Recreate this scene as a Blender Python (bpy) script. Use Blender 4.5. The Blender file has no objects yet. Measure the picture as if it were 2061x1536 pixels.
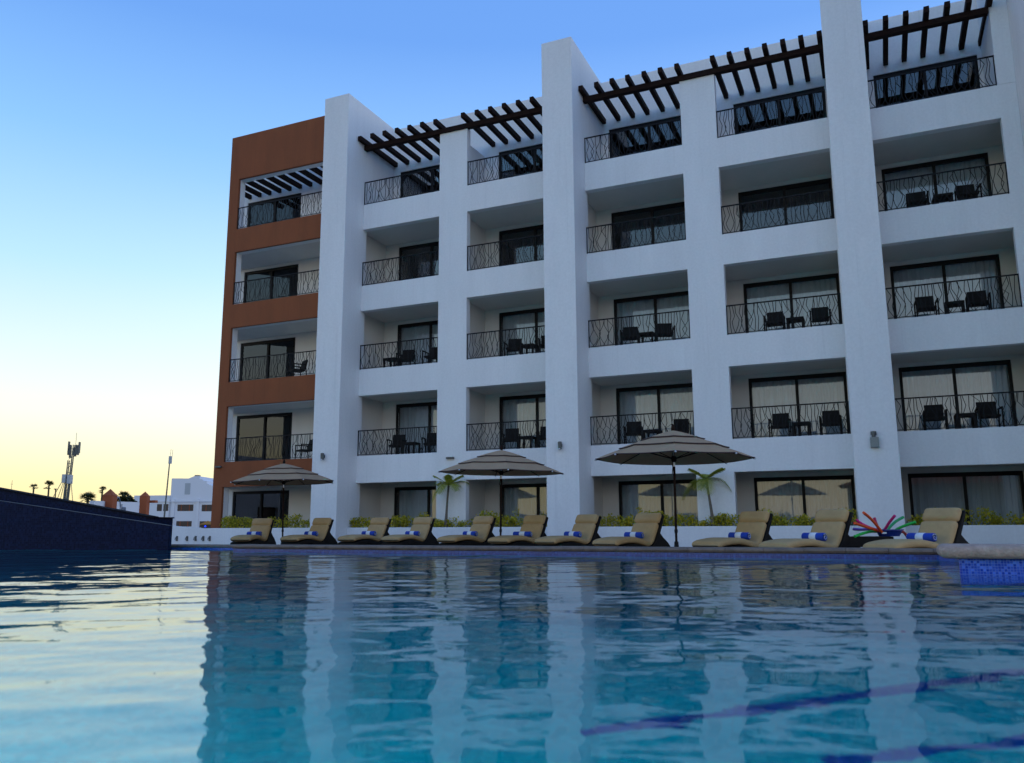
import bpy, bmesh, math, random
import numpy as np
from mathutils import Vector, Matrix

scene = bpy.context.scene
col = scene.collection
R = math.radians
random.seed(7)

# ------------------------------------------------------------------ camera
CAM = Vector((17.882, -25.900, 0.733))
cam_d = bpy.data.cameras.new('camera')
cam = bpy.data.objects.new('camera', cam_d)
col.objects.link(cam)
right = Vector((0.914, 0.407, -0.005)).normalized()
back = Vector((0.400, -0.900, -0.171)); back = (back - right * back.dot(right)).normalized()
up = back.cross(right)
cam.matrix_world = Matrix(((right.x, up.x, back.x, CAM.x), (right.y, up.y, back.y, CAM.y),
                           (right.z, up.z, back.z, CAM.z), (0, 0, 0, 1)))
cam_d.sensor_width = 36.0
cam_d.lens = 36.0 * 1662.3 / 2061.0
cam_d.clip_start = 0.05
cam_d.clip_end = 4000
cam_d.dof.use_dof = True
cam_d.dof.focus_distance = 22.0
cam_d.dof.aperture_fstop = 2.2
scene.camera = cam
FPX = 1662.3

def at(u, v, D):
    """world point seen at photo pixel (u, v), D metres along the camera axis"""
    return CAM + (right * ((u - 1030.5) / FPX) - up * ((v - 768.0) / FPX) - back) * D

# ------------------------------------------------------------------ sky and sun
SUN_EL, SUN_AZ = 1.5, -105.0          # azimuth from +Y towards +X, degrees
world = bpy.data.worlds.new("World")
scene.world = world
world.use_nodes = True
nt = world.node_tree
bg = nt.nodes['Background']
sky = nt.nodes.new('ShaderNodeTexSky')
sky.sky_type = 'NISHITA'
sky.sun_disc = False
sky.sun_elevation = R(SUN_EL)
sky.sun_rotation = R(SUN_AZ)
sky.dust_density = 0.6
sky.ozone_density = 3.0
def ramp(stops):
    r = nt.nodes.new('ShaderNodeValToRGB'); e = r.color_ramp.elements
    while len(e) < len(stops): e.new(0.5)
    for k, (p, c) in enumerate(stops): e[k].position = p; e[k].color = (*c, 1)
    return r
tcw = nt.nodes.new('ShaderNodeTexCoord')
sepw = nt.nodes.new('ShaderNodeSeparateXYZ'); nt.links.new(tcw.outputs['Generated'], sepw.inputs[0])
glow = ramp([(0.0, (1.05, 0.84, 0.38)), (0.05, (1.05, 0.94, 0.52)), (0.12, (0.98, 0.99, 0.84)), (0.20, (0.74, 0.91, 0.97)), (0.28, (0.50, 0.79, 1.0)),
             (0.41, (0.27, 0.56, 0.99)), (0.53, (0.155, 0.37, 0.87)), (1.0, (0.08, 0.22, 0.66))])
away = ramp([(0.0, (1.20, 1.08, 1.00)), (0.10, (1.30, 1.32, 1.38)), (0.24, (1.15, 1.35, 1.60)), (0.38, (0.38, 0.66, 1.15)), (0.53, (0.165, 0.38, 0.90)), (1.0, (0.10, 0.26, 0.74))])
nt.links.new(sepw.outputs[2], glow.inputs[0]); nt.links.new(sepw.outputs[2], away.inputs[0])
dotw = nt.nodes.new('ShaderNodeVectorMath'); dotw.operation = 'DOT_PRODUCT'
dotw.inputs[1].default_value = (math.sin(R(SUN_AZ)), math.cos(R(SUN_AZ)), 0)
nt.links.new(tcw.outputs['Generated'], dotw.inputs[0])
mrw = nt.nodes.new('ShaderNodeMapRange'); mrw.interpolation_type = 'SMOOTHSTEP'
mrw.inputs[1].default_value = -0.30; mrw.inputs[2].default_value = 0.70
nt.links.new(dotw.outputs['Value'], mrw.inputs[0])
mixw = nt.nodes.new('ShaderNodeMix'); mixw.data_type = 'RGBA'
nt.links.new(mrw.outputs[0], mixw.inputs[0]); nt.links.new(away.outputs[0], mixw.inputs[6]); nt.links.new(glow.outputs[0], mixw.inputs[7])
# the Nishita sky lies over the dusk gradient
skm = nt.nodes.new('ShaderNodeVectorMath'); skm.operation = 'SCALE'; skm.inputs[3].default_value = 0.06
nt.links.new(sky.outputs[0], skm.inputs[0])
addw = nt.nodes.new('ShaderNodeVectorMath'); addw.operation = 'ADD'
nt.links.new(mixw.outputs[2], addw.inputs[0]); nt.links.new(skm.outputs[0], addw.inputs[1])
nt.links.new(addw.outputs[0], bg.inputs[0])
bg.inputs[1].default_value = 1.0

sl = bpy.data.lights.new('sun', 'SUN')
sl.energy = 0.05
sl.angle = R(2.0)
sl.color = (1.0, 0.72, 0.42)
sun = bpy.data.objects.new('sun', sl)
col.objects.link(sun)
sd = Vector((math.sin(R(SUN_AZ)) * math.cos(R(SUN_EL)), math.cos(R(SUN_AZ)) * math.cos(R(SUN_EL)), math.sin(R(SUN_EL))))
sun.rotation_euler = sd.to_track_quat('Z', 'Y').to_euler()
sun.location = (-20, 5, 30)

scene.view_settings.view_transform = 'Standard'
scene.view_settings.look = 'None'
scene.view_settings.exposure = 0.04
scene.view_settings.gamma = 1.0
scene.cycles.max_bounces = 10
scene.cycles.transparent_max_bounces = 12
scene.cycles.use_denoising = True

# ------------------------------------------------------------------ materials
def mat(name, color, rough=0.6, metal=0.0, noise=None, bump=None, spec=None, coords='Object'):
    m = bpy.data.materials.new(name); m.use_nodes = True
    n = m.node_tree; b = n.nodes['Principled BSDF']
    b.inputs['Base Color'].default_value = (*color, 1)
    b.inputs['Roughness'].default_value = rough
    b.inputs['Metallic'].default_value = metal
    if spec is not None: b.inputs['Specular IOR Level'].default_value = spec
    tc = n.nodes.new('ShaderNodeTexCoord')
    if noise:
        scale, amount, stretch = noise
        mp = n.nodes.new('ShaderNodeMapping'); mp.inputs['Scale'].default_value = stretch
        n.links.new(tc.outputs[coords], mp.inputs[0])
        t = n.nodes.new('ShaderNodeTexNoise'); t.inputs['Scale'].default_value = scale
        t.inputs['Detail'].default_value = 6; t.inputs['Roughness'].default_value = 0.65
        n.links.new(mp.outputs[0], t.inputs['Vector'])
        mx = n.nodes.new('ShaderNodeMix'); mx.data_type = 'RGBA'
        lo = tuple(c * (1 - amount) for c in color); hi = tuple(min(1, c * (1 + amount * 0.6)) for c in color)
        mx.inputs[6].default_value = (*lo, 1); mx.inputs[7].default_value = (*hi, 1)
        rmp = n.nodes.new('ShaderNodeMapRange'); rmp.inputs[1].default_value = 0.3; rmp.inputs[2].default_value = 0.7
        n.links.new(t.outputs[0], rmp.inputs[0]); n.links.new(rmp.outputs[0], mx.inputs[0])
        n.links.new(mx.outputs[2], b.inputs['Base Color'])
    if bump:
        scale, strength, dist = bump
        t2 = n.nodes.new('ShaderNodeTexNoise'); t2.inputs['Scale'].default_value = scale; t2.inputs['Detail'].default_value = 4
        n.links.new(tc.outputs[coords], t2.inputs['Vector'])
        bp = n.nodes.new('ShaderNodeBump'); bp.inputs['Strength'].default_value = strength; bp.inputs['Distance'].default_value = dist
        n.links.new(t2.outputs[0], bp.inputs['Height']); n.links.new(bp.outputs[0], b.inputs['Normal'])
    return m

def mosaic(name, c1, c2, grout, tile, rough=0.15, mottle=1.0, spec=None):
    """small square tiles laid on any face, real size, colours varying tile by tile"""
    m = bpy.data.materials.new(name); m.use_nodes = True
    n = m.node_tree; b = n.nodes['Principled BSDF']
    tc = n.nodes.new('ShaderNodeTexCoord')
    sc = n.nodes.new('ShaderNodeVectorMath'); sc.operation = 'SCALE'; sc.inputs[3].default_value = 1.0 / tile
    n.links.new(tc.outputs['Object'], sc.inputs[0])
    ad = n.nodes.new('ShaderNodeVectorMath'); ad.operation = 'ADD'; ad.inputs[1].default_value = (0.37, 0.41, 0.23)
    n.links.new(sc.outputs[0], ad.inputs[0])
    fl = n.nodes.new('ShaderNodeVectorMath'); fl.operation = 'FLOOR'; n.links.new(ad.outputs[0], fl.inputs[0])
    wn = n.nodes.new('ShaderNodeTexWhiteNoise'); wn.noise_dimensions = '3D'; n.links.new(fl.outputs[0], wn.inputs['Vector'])
    mx = n.nodes.new('ShaderNodeMix'); mx.data_type = 'RGBA'
    mx.inputs[6].default_value = (*c1, 1); mx.inputs[7].default_value = (*c2, 1)
    pw = n.nodes.new('ShaderNodeMath'); pw.operation = 'POWER'; pw.inputs[1].default_value = mottle
    n.links.new(wn.outputs['Value'], pw.inputs[0]); n.links.new(pw.outputs[0], mx.inputs[0])
    fr = n.nodes.new('ShaderNodeVectorMath'); fr.operation = 'FRACTION'; n.links.new(ad.outputs[0], fr.inputs[0])
    sp = n.nodes.new('ShaderNodeSeparateXYZ'); n.links.new(fr.outputs[0], sp.inputs[0])
    geo = n.nodes.new('ShaderNodeNewGeometry'); sn = n.nodes.new('ShaderNodeSeparateXYZ'); n.links.new(geo.outputs['True Normal'], sn.inputs[0])
    prev = None
    for i in range(3):
        a = n.nodes.new('ShaderNodeMath'); a.operation = 'LESS_THAN'; a.inputs[1].default_value = 0.12
        n.links.new(sp.outputs[i], a.inputs[0])
        ab = n.nodes.new('ShaderNodeMath'); ab.operation = 'ABSOLUTE'; n.links.new(sn.outputs[i], ab.inputs[0])
        lt = n.nodes.new('ShaderNodeMath'); lt.operation = 'LESS_THAN'; lt.inputs[1].default_value = 0.75; n.links.new(ab.outputs[0], lt.inputs[0])
        mu = n.nodes.new('ShaderNodeMath'); mu.operation = 'MULTIPLY'; n.links.new(a.outputs[0], mu.inputs[0]); n.links.new(lt.outputs[0], mu.inputs[1])
        if prev is None: prev = mu
        else:
            mm = n.nodes.new('ShaderNodeMath'); mm.operation = 'MAXIMUM'
            n.links.new(prev.outputs[0], mm.inputs[0]); n.links.new(mu.outputs[0], mm.inputs[1]); prev = mm
    m2 = n.nodes.new('ShaderNodeMix'); m2.data_type = 'RGBA'; m2.inputs[7].default_value = (*grout, 1)
    n.links.new(mx.outputs[2], m2.inputs[6]); n.links.new(prev.outputs[0], m2.inputs[0])
    n.links.new(m2.outputs[2], b.inputs['Base Color'])
    b.inputs['Roughness'].default_value = rough
    if spec is not None: b.inputs['Specular IOR Level'].default_value = spec
    return m

M = {}
M['white'] = mat('white_stucco', (0.80, 0.79, 0.78), 0.85, noise=(1.1, 0.06, (1, 1, 0.18)), bump=(60, 0.35, 0.01))
def weather(m, amount):
    n = m.node_tree; b = n.nodes['Principled BSDF']; src = b.inputs['Base Color'].links[0].from_socket
    tc = n.nodes.new('ShaderNodeTexCoord'); mp = n.nodes.new('ShaderNodeMapping'); mp.inputs['Scale'].default_value = (7, 7, 0.22)
    n.links.new(tc.outputs['Object'], mp.inputs[0])
    t = n.nodes.new('ShaderNodeTexNoise'); t.inputs['Scale'].default_value = 1.0; t.inputs['Detail'].default_value = 8; t.inputs['Roughness'].default_value = 0.7
    n.links.new(mp.outputs[0], t.inputs['Vector'])
    r = n.nodes.new('ShaderNodeMapRange'); r.inputs[1].default_value = 0.56; r.inputs[2].default_value = 0.78; r.inputs[3].default_value = 1.0; r.inputs[4].default_value = 1.0 - amount
    n.links.new(t.outputs[0], r.inputs[0])
    p = n.nodes.new('ShaderNodeTexNoise'); p.inputs['Scale'].default_value = 14; p.inputs['Detail'].default_value = 3
    n.links.new(tc.outputs['Object'], p.inputs['Vector'])
    r2 = n.nodes.new('ShaderNodeMapRange'); r2.inputs[1].default_value = 0.3; r2.inputs[2].default_value = 0.7; r2.inputs[3].default_value = 0.96; r2.inputs[4].default_value = 1.02
    n.links.new(p.outputs[0], r2.inputs[0])
    m1 = n.nodes.new('ShaderNodeMath'); m1.operation = 'MULTIPLY'; n.links.new(r.outputs[0], m1.inputs[0]); n.links.new(r2.outputs[0], m1.inputs[1])
    v = n.nodes.new('ShaderNodeVectorMath'); v.operation = 'SCALE'; n.links.new(src, v.inputs[0]); n.links.new(m1.outputs[0], v.inputs[3])
    n.links.new(v.outputs[0], b.inputs['Base Color'])
weather(M['white'], 0.10)
M['terracotta'] = mat('terracotta_stucco', (0.255, 0.074, 0.024), 0.9, noise=(1.3, 0.16, (1, 1, 0.3)), bump=(60, 0.4, 0.01))
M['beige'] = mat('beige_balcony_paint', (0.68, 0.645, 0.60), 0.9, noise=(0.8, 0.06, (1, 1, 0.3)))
weather(M['terracotta'], 0.22)
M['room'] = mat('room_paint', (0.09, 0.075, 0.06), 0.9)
M['wood'] = mat('dark_stained_wood', (0.022, 0.010, 0.007), 0.85, spec=0.15, noise=(6, 0.4, (1, 8, 8)))
M['iron'] = mat('black_iron', (0.010, 0.010, 0.012), 0.6, spec=0.2)
M['bronze'] = mat('dark_bronze_frame', (0.008, 0.007, 0.007), 0.55, spec=0.2)
M['wicker'] = mat('dark_wicker', (0.012, 0.009, 0.007), 0.75, spec=0.2, bump=(120, 0.6, 0.006))
M['cushion'] = mat('tan_canvas', (0.47, 0.295, 0.125), 0.9, noise=(5, 0.12, (1, 1, 1)), bump=(14, 0.25, 0.03))
M['towel_blue'] = mat('blue_towel', (0.012, 0.05, 0.36), 0.95, bump=(90, 0.6, 0.01))
M['towel_white'] = mat('white_towel', (0.72, 0.74, 0.78), 0.95, bump=(90, 0.6, 0.01))
M['canopy'] = mat('taupe_canvas', (0.42, 0.26, 0.14), 0.9, noise=(3, 0.1, (1, 1, 1)))
M['piping'] = mat('brown_piping', (0.06, 0.03, 0.025), 0.8)
M['steel'] = mat('brushed_steel', (0.6, 0.6, 0.62), 0.3, metal=1.0)
M['greybox'] = mat('grey_metal', (0.10, 0.105, 0.10), 0.45, metal=0.3)
M['trunk'] = mat('palm_trunk', (0.16, 0.13, 0.10), 0.9, noise=(4, 0.3, (1, 1, 12)))
M['stone'] = mat('brown_coping_stone', (0.20, 0.135, 0.095), 0.75, noise=(5, 0.35, (1, 1, 1)), bump=(25, 0.5, 0.02))
M['spa_stone'] = mat('pink_coral_stone', (0.50, 0.33, 0.25), 0.8, noise=(9, 0.35, (1, 1, 1)), bump=(40, 0.8, 0.02))
M['deck'] = mat('deck_paving', (0.20, 0.17, 0.15), 0.85, noise=(1.5, 0.2, (1, 1, 1)), bump=(20, 0.3, 0.01))
M['soil'] = mat('soil', (0.05, 0.035, 0.025), 1.0)
M['ground'] = mat('dry_ground', (0.10, 0.085, 0.06), 1.0, noise=(0.05, 0.3, (1, 1, 1)))
M['band'] = mosaic('blue_tile', (0.006, 0.03, 0.20), (0.03, 0.10, 0.42), (0.05, 0.10, 0.28), 0.03, 0.25, 2.5)
M['spa_tile'] = mosaic('bright_blue_tile', (0.012, 0.05, 0.42), (0.10, 0.22, 0.80), (0.16, 0.24, 0.60), 0.027, 0.12, 2.2)
M['navy'] = mosaic('navy_tile', (0.002, 0.005, 0.022), (0.007, 0.014, 0.052), (0.012, 0.014, 0.034), 0.05, 0.6, 1.5, 0.12)
M['lane'] = mosaic('lane_tile', (0.0, 0.08, 0.50), (0.0, 0.14, 0.62), (0.0, 0.16, 0.5), 0.05, 0.3)
M['basin'] = mosaic('turquoise_tile', (0.03, 0.62, 0.72), (0.08, 0.80, 0.88), (0.15, 0.70, 0.78), 0.05, 0.4)

def leafmat(name, a, b_):
    m = bpy.data.materials.new(name); m.use_nodes = True
    n = m.node_tree; b = n.nodes['Principled BSDF']
    oi = n.nodes.new('ShaderNodeNewGeometry')
    mx = n.nodes.new('ShaderNodeMix'); mx.data_type = 'RGBA'
    mx.inputs[6].default_value = (*a, 1); mx.inputs[7].default_value = (*b_, 1)
    n.links.new(oi.outputs['Random Per Island'], mx.inputs[0]); n.links.new(mx.outputs[2], b.inputs['Base Color'])
    b.inputs['Roughness'].default_value = 0.5
    tr = n.nodes.new('ShaderNodeBsdfTranslucent'); n.links.new(mx.outputs[2], tr.inputs[0])
    ms = n.nodes.new('ShaderNodeMixShader'); ms.inputs[0].default_value = 0.35
    n.links.new(b.outputs[0], ms.inputs[1]); n.links.new(tr.outputs[0], ms.inputs[2])
    n.links.new(ms.outputs[0], n.nodes['Material Output'].inputs[0])
    return m
M['leaf'] = leafmat('croton_leaf', (0.20, 0.24, 0.015), (0.72, 0.56, 0.03))
M['frond'] = leafmat('palm_leaf', (0.14, 0.20, 0.015), (0.42, 0.40, 0.04))
M['farleaf'] = leafmat('far_leaf', (0.03, 0.04, 0.012), (0.07, 0.07, 0.02))

# cloth that hangs behind glass: pale, a little translucent
M['curtain'] = mat('sheer_curtain', (0.62, 0.69, 0.78), 0.9, noise=(3, 0.15, (8, 8, 0.3)))
def glassmat():
    m = bpy.data.materials.new('door_glass'); m.use_nodes = True
    n = m.node_tree; n.nodes.remove(n.nodes['Principled BSDF'])
    t = n.nodes.new('ShaderNodeBsdfTransparent'); t.inputs[0].default_value = (0.86, 0.88, 0.88, 1)
    g = n.nodes.new('ShaderNodeBsdfGlossy'); g.inputs['Roughness'].default_value = 0.0; g.inputs[0].default_value = (1, 1, 1, 1)
    f = n.nodes.new('ShaderNodeFresnel'); f.inputs[0].default_value = 1.6
    mx = n.nodes.new('ShaderNodeMixShader')
    n.links.new(f.outputs[0], mx.inputs[0]); n.links.new(t.outputs[0], mx.inputs[1]); n.links.new(g.outputs[0], mx.inputs[2])
    n.links.new(mx.outputs[0], n.nodes['Material Output'].inputs[0])
    return m
M['glass'] = glassmat()
def watermat():
    m = bpy.data.materials.new('pool_water'); m.use_nodes = True
    n = m.node_tree; n.nodes.remove(n.nodes['Principled BSDF'])
    g = n.nodes.new('ShaderNodeBsdfGlass'); g.inputs['IOR'].default_value = 1.33; g.inputs['Roughness'].default_value = 0.0
    g.inputs[0].default_value = (0.93, 0.99, 1.0, 1)
    tc = n.nodes.new('ShaderNodeTexCoord')
    t = n.nodes.new('ShaderNodeTexNoise'); t.inputs['Scale'].default_value = 9; t.inputs['Detail'].default_value = 2
    n.links.new(tc.outputs['Object'], t.inputs['Vector'])
    bp = n.nodes.new('ShaderNodeBump'); bp.inputs['Strength'].default_value = 0.13; bp.inputs['Distance'].default_value = 0.01
    n.links.new(t.outputs[0], bp.inputs['Height']); n.links.new(bp.outputs[0], g.inputs['Normal'])
    va = n.nodes.new('ShaderNodeVolumeAbsorption'); va.inputs[0].default_value = (0.0, 0.79, 0.80, 1); va.inputs[1].default_value = 0.95
    n.links.new(va.outputs[0], n.nodes['Material Output'].inputs['Volume'])
    n.links.new(g.outputs[0], n.nodes['Material Output'].inputs[0])
    return m
M['water'] = watermat()
def emis(name, color, s):
    m = bpy.data.materials.new(name); m.use_nodes = True
    b = m.node_tree.nodes['Principled BSDF']
    b.inputs['Base Color'].default_value = (*color, 1)
    b.inputs['Emission Color'].default_value = (*color, 1); b.inputs['Emission Strength'].default_value = s
    return m

# ------------------------------------------------------------------ mesh helpers
class MB:
    def __init__(s): s.v = []; s.f = []
    def add(s, vs, fs):
        o = len(s.v); s.v += [tuple(v) for v in vs]; s.f += [tuple(i + o for i in f) for f in fs]; return s
    def box(s, x0, x1, y0, y1, z0, z1):
        return s.add([(x0,y0,z0),(x1,y0,z0),(x1,y1,z0),(x0,y1,z0),(x0,y0,z1),(x1,y0,z1),(x1,y1,z1),(x0,y1,z1)],
                     [(0,3,2,1),(4,5,6,7),(0,1,5,4),(1,2,6,5),(2,3,7,6),(3,0,4,7)])
    def prism(s, poly, a, b, axis='z'):
        n = len(poly)
        def P(p, t): return (p[0], p[1], t) if axis == 'z' else ((p[0], t, p[1]) if axis == 'y' else (t, p[0], p[1]))
        vs = [P(p, a) for p in poly] + [P(p, b) for p in poly]
        fs = [tuple(range(n))[::-1], tuple(range(n, 2 * n))] + [(i, (i + 1) % n, n + (i + 1) % n, n + i) for i in range(n)]
        return s.add(vs, fs)
    def tube(s, pts, r, n=6, cap=True):
        pts = [Vector(p) for p in pts]; rs = r if isinstance(r, (list, tuple)) else [r] * len(pts)
        o = len(s.v); prev = None
        for i, p in enumerate(pts):
            d = (pts[min(i + 1, len(pts) - 1)] - pts[max(i - 1, 0)]).normalized()
            if prev is None:
                a = d.cross(Vector((0, 0, 1)));
                if a.length < 0.1: a = d.cross(Vector((1, 0, 0)))
                a.normalize()
            else: a = (prev - d * prev.dot(d)).normalized()
            prev = a; b = d.cross(a)
            for k in range(n):
                t = 2 * math.pi * k / n
                s.v.append(tuple(p + (a * math.cos(t) + b * math.sin(t)) * rs[i]))
        for i in range(len(pts) - 1):
            for k in range(n):
                s.f.append((o + i*n + k, o + i*n + (k+1) % n, o + (i+1)*n + (k+1) % n, o + (i+1)*n + k))
        if cap:
            s.f.append(tuple(o + k for k in range(n))[::-1]); s.f.append(tuple(o + (len(pts)-1)*n + k for k in range(n)))
        return s
    def lathe(s, prof, n=16, c=(0, 0, 0)):
        o = len(s.v)
        for r, z in prof:
            for k in range(n):
                t = 2 * math.pi * k / n; s.v.append((c[0] + r * math.cos(t), c[1] + r * math.sin(t), c[2] + z))
        for i in range(len(prof) - 1):
            for k in range(n):
                s.f.append((o+i*n+k, o+i*n+(k+1)%n, o+(i+1)*n+(k+1)%n, o+(i+1)*n+k))
        return s
    def grid(s, xs, zs, solid, y0, y1):
        """a wall with openings: solid(i, j) says whether cell i, j is filled"""
        nx, nz = len(xs) - 1, len(zs) - 1
        S = [[solid(i, j) if (0 <= i < nx and 0 <= j < nz) else False for j in range(-1, nz + 1)] for i in range(-1, nx + 1)]
        for i in range(nx):
            for j in range(nz):
                if not S[i+1][j+1]: continue
                a, b, c, d = xs[i], xs[i+1], zs[j], zs[j+1]
                s.add([(a,y0,c),(b,y0,c),(b,y0,d),(a,y0,d)], [(0,1,2,3)])
                s.add([(a,y1,c),(b,y1,c),(b,y1,d),(a,y1,d)], [(3,2,1,0)])
                if not S[i][j+1]: s.add([(a,y0,c),(a,y0,d),(a,y1,d),(a,y1,c)], [(0,1,2,3)])
                if not S[i+2][j+1]: s.add([(b,y0,c),(b,y1,c),(b,y1,d),(b,y0,d)], [(0,1,2,3)])
                if not S[i+1][j]: s.add([(a,y0,c),(a,y1,c),(b,y1,c),(b,y0,c)], [(0,1,2,3)])
                if not S[i+1][j+2]: s.add([(a,y0,d),(b,y0,d),(b,y1,d),(a,y1,d)], [(0,1,2,3)])
        return s
    def build(s, name, m, parent=None, smooth=False, bevel=0, weld=False):
        me = bpy.data.meshes.new(name); me.from_pydata(s.v, [], s.f); me.update()
        if weld:
            bm = bmesh.new(); bm.from_mesh(me)
            bmesh.ops.remove_doubles(bm, verts=bm.verts, dist=0.0005)
            bmesh.ops.dissolve_limit(bm, angle_limit=R(1), verts=bm.verts, edges=bm.edges)
            bmesh.ops.recalc_face_normals(bm, faces=bm.faces)
            bm.to_mesh(me); bm.free()
        for mm in (m if isinstance(m, (list, tuple)) else [m]): me.materials.append(M[mm] if isinstance(mm, str) else mm)
        if smooth: me.polygons.foreach_set('use_smooth', [True] * len(me.polygons))
        o = bpy.data.objects.new(name, me); col.objects.link(o)
        if parent is not None: o.parent = parent
        if bevel:
            md = o.modifiers.new('bevel', 'BEVEL'); md.width = bevel; md.segments = 2; md.limit_method = 'ANGLE'; md.angle_limit = R(40)
        return o

def tag(o, label=None, cat=None, group=None, kind=None):
    if label: o['label'] = label
    if cat: o['category'] = cat
    if group: o['group'] = group
    if kind: o['kind'] = kind
    return o
def empty(name, loc=(0, 0, 0), rz=0):
    o = bpy.data.objects.new(name, None); col.objects.link(o); o.location = loc; o.rotation_euler = (0, 0, rz); o.empty_display_size = 0.2
    return o
def copy_tree(o, parent=None):
    c = o.copy(); col.objects.link(c)
    if parent is not None: c.parent = parent
    for ch in [k for k in col.objects if k.parent == o]: copy_tree(ch, c)
    return c

# ------------------------------------------------------------------ the hotel: levels and bays
FLOOR = [0.0, 3.30, 6.584, 9.889, 13.20]
HEAD = [2.292, 5.573, 8.881, 12.179, 15.46]
OPEN = {'A': (0.0, 3.408), 'B': (4.583, 7.99), 'C': (9.194, 12.625), 'D': (13.783, 17.17), 'E': (18.373, 21.787)}
DOOR = {'T': -7.89, 'A': 0.29, 'B': 4.86, 'C': 9.45, 'D': 14.05, 'E': 18.62}
DW, DH = 3.04, 2.22
REAR = 2.2
TOP = 17.39
hotel = empty('hotel_building', (8, 0, 0))
tag(hotel, 'five-storey white hotel with a terracotta end bay, balconies and dark rooftop pergolas', 'hotel')
hotel.location = (0, 0, 0)

def facade(name, x0, x1, opens):
    xs = sorted({x0, x1} | {a for o in opens for a in o})
    zs = [0.0]
    for k in range(4): zs += [HEAD[k], FLOOR[k + 1]]
    zs += [15.52]
    def solid(i, j):
        mx = (xs[i] + xs[i+1]) / 2
        if j == 8: return 3.408 < mx < 4.583 or 12.625 < mx < 13.783
        return not (j % 2 == 0 and any(a < mx < b for a, b in opens))
    front = MB().grid(xs, zs, solid, 0.0, 0.28)
    o = front.build(name, 'white', hotel, weld=True, bevel=0.012)
    zs2 = [0.0]
    for k in range(4): zs2 += [HEAD[k] + 0.07, FLOOR[k + 1] - 0.02]
    xi = sorted({x0 - 0.32 if x0 < 15 and x0 > 18 else x0, x1} | {v for a, b in opens for v in (a - 0.32, min(b + 0.32, x1))})
    io = [(a - 0.32, min(b + 0.32, x1)) for a, b in opens]
    def solid2(i, j):
        mx = (xi[i] + xi[i+1]) / 2
        return not (j % 2 == 0 and any(a < mx < b for a, b in io))
    inner = MB().grid(xi, zs2, solid2, 0.282, REAR - 0.002)
    inner.build('balcony_slab', 'beige', hotel, weld=True)
    return o
facade('facade_wall', 0.0, 8.083, [OPEN['A'], OPEN['B']])
facade('facade_wall', 9.196, 17.233, [OPEN['C'], OPEN['D']])
facade('facade_wall', 18.375, 22.25, [OPEN['E']])
# columns and partitions of the top-floor terraces
for a, b in ((3.408, 4.583), (12.625, 13.783)):
    MB().prism([(0.302, 13.182), (REAR - 0.003, 13.182), (REAR - 0.003, 15.32), (0.302, 15.22)], a + 0.32, b - 0.32, 'x').build('terrace_partition', 'white', hotel)
MB().box(21.787, 22.25, 0.0, REAR - 0.002, 13.202, TOP).build('terrace_column', 'white', hotel)
# tall fins
for i, (a, b) in enumerate(((-1.14, -0.002), (8.085, 9.194), (17.235, 18.373))):
    MB().box(a, b - 0.325, 0.281, REAR - 0.002, 0.0, 13.179).build('fin_back', 'beige', hotel)
    f = MB().add([(a,-1.17,0),(b,-1.17,0),(b,0.28,0),(a,0.28,0),(a,-1.17,13.181),(b,-1.17,13.181),(b,0.28,13.181),(a,0.28,13.181),(a,REAR-0.002,13.181),(b,REAR-0.002,13.181),
                  (a,-1.17,TOP),(b,-1.17,TOP),(b,REAR-0.002,TOP),(a,REAR-0.002,TOP)],
                 [(0,3,2,1),(0,1,5,11,10,4) ,(3,7,6,2),(7,8,9,6),(10,11,12,13),(9,8,13,12),(1,2,6,9,12,11,5),(3,0,4,10,13,8,7)]).build('fin_wall', 'white', hotel, bevel=0.015)
    f['label'] = ['leftmost tall white fin beside the terracotta bay', 'middle tall white fin rising above the roof', 'right tall white fin running out of the top of the frame'][i]
# wing at the right
w = MB().box(22.252, 26.5, -7.5, 14.0, 0, 18.5).build('wing_wall', 'white', hotel, bevel=0.015)

# terracotta bay
xs = [-6.94, -6.44, -1.30, -1.142]
zs = [0.0]
for k in range(5): zs += [HEAD[k], (FLOOR + [17.45])[k + 1]]
MB().grid(xs, zs, lambda i, j: not (i == 1 and j % 2 == 0), 0.0, 0.12).build('terracotta_wall', 'terracotta', hotel, weld=True, bevel=0.012)
MB().grid([-6.94, -6.452, -1.30, -1.142], [0.0] + [z for k in range(5) for z in (HEAD[k] - 0.012 + 0.024, (FLOOR + [17.45])[k + 1])], lambda i, j: not (i == 1 and j % 2 == 0), 0.122, 0.42).build('window_reveal', 'white', hotel, weld=True)
for k in range(4):
    MB().prism([(-6.93, 0.422), (-1.142, 0.422), (-1.142, REAR - 0.002), (-8.43, REAR - 0.002)], HEAD[k] + 0.07, FLOOR[k+1] - 0.01).build('balcony_slab', 'beige', hotel)
MB().box(-8.75, -8.45, REAR - 0.1, 13.9, 0, 17.45).build('terracotta_wall', 'terracotta', hotel)

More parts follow.
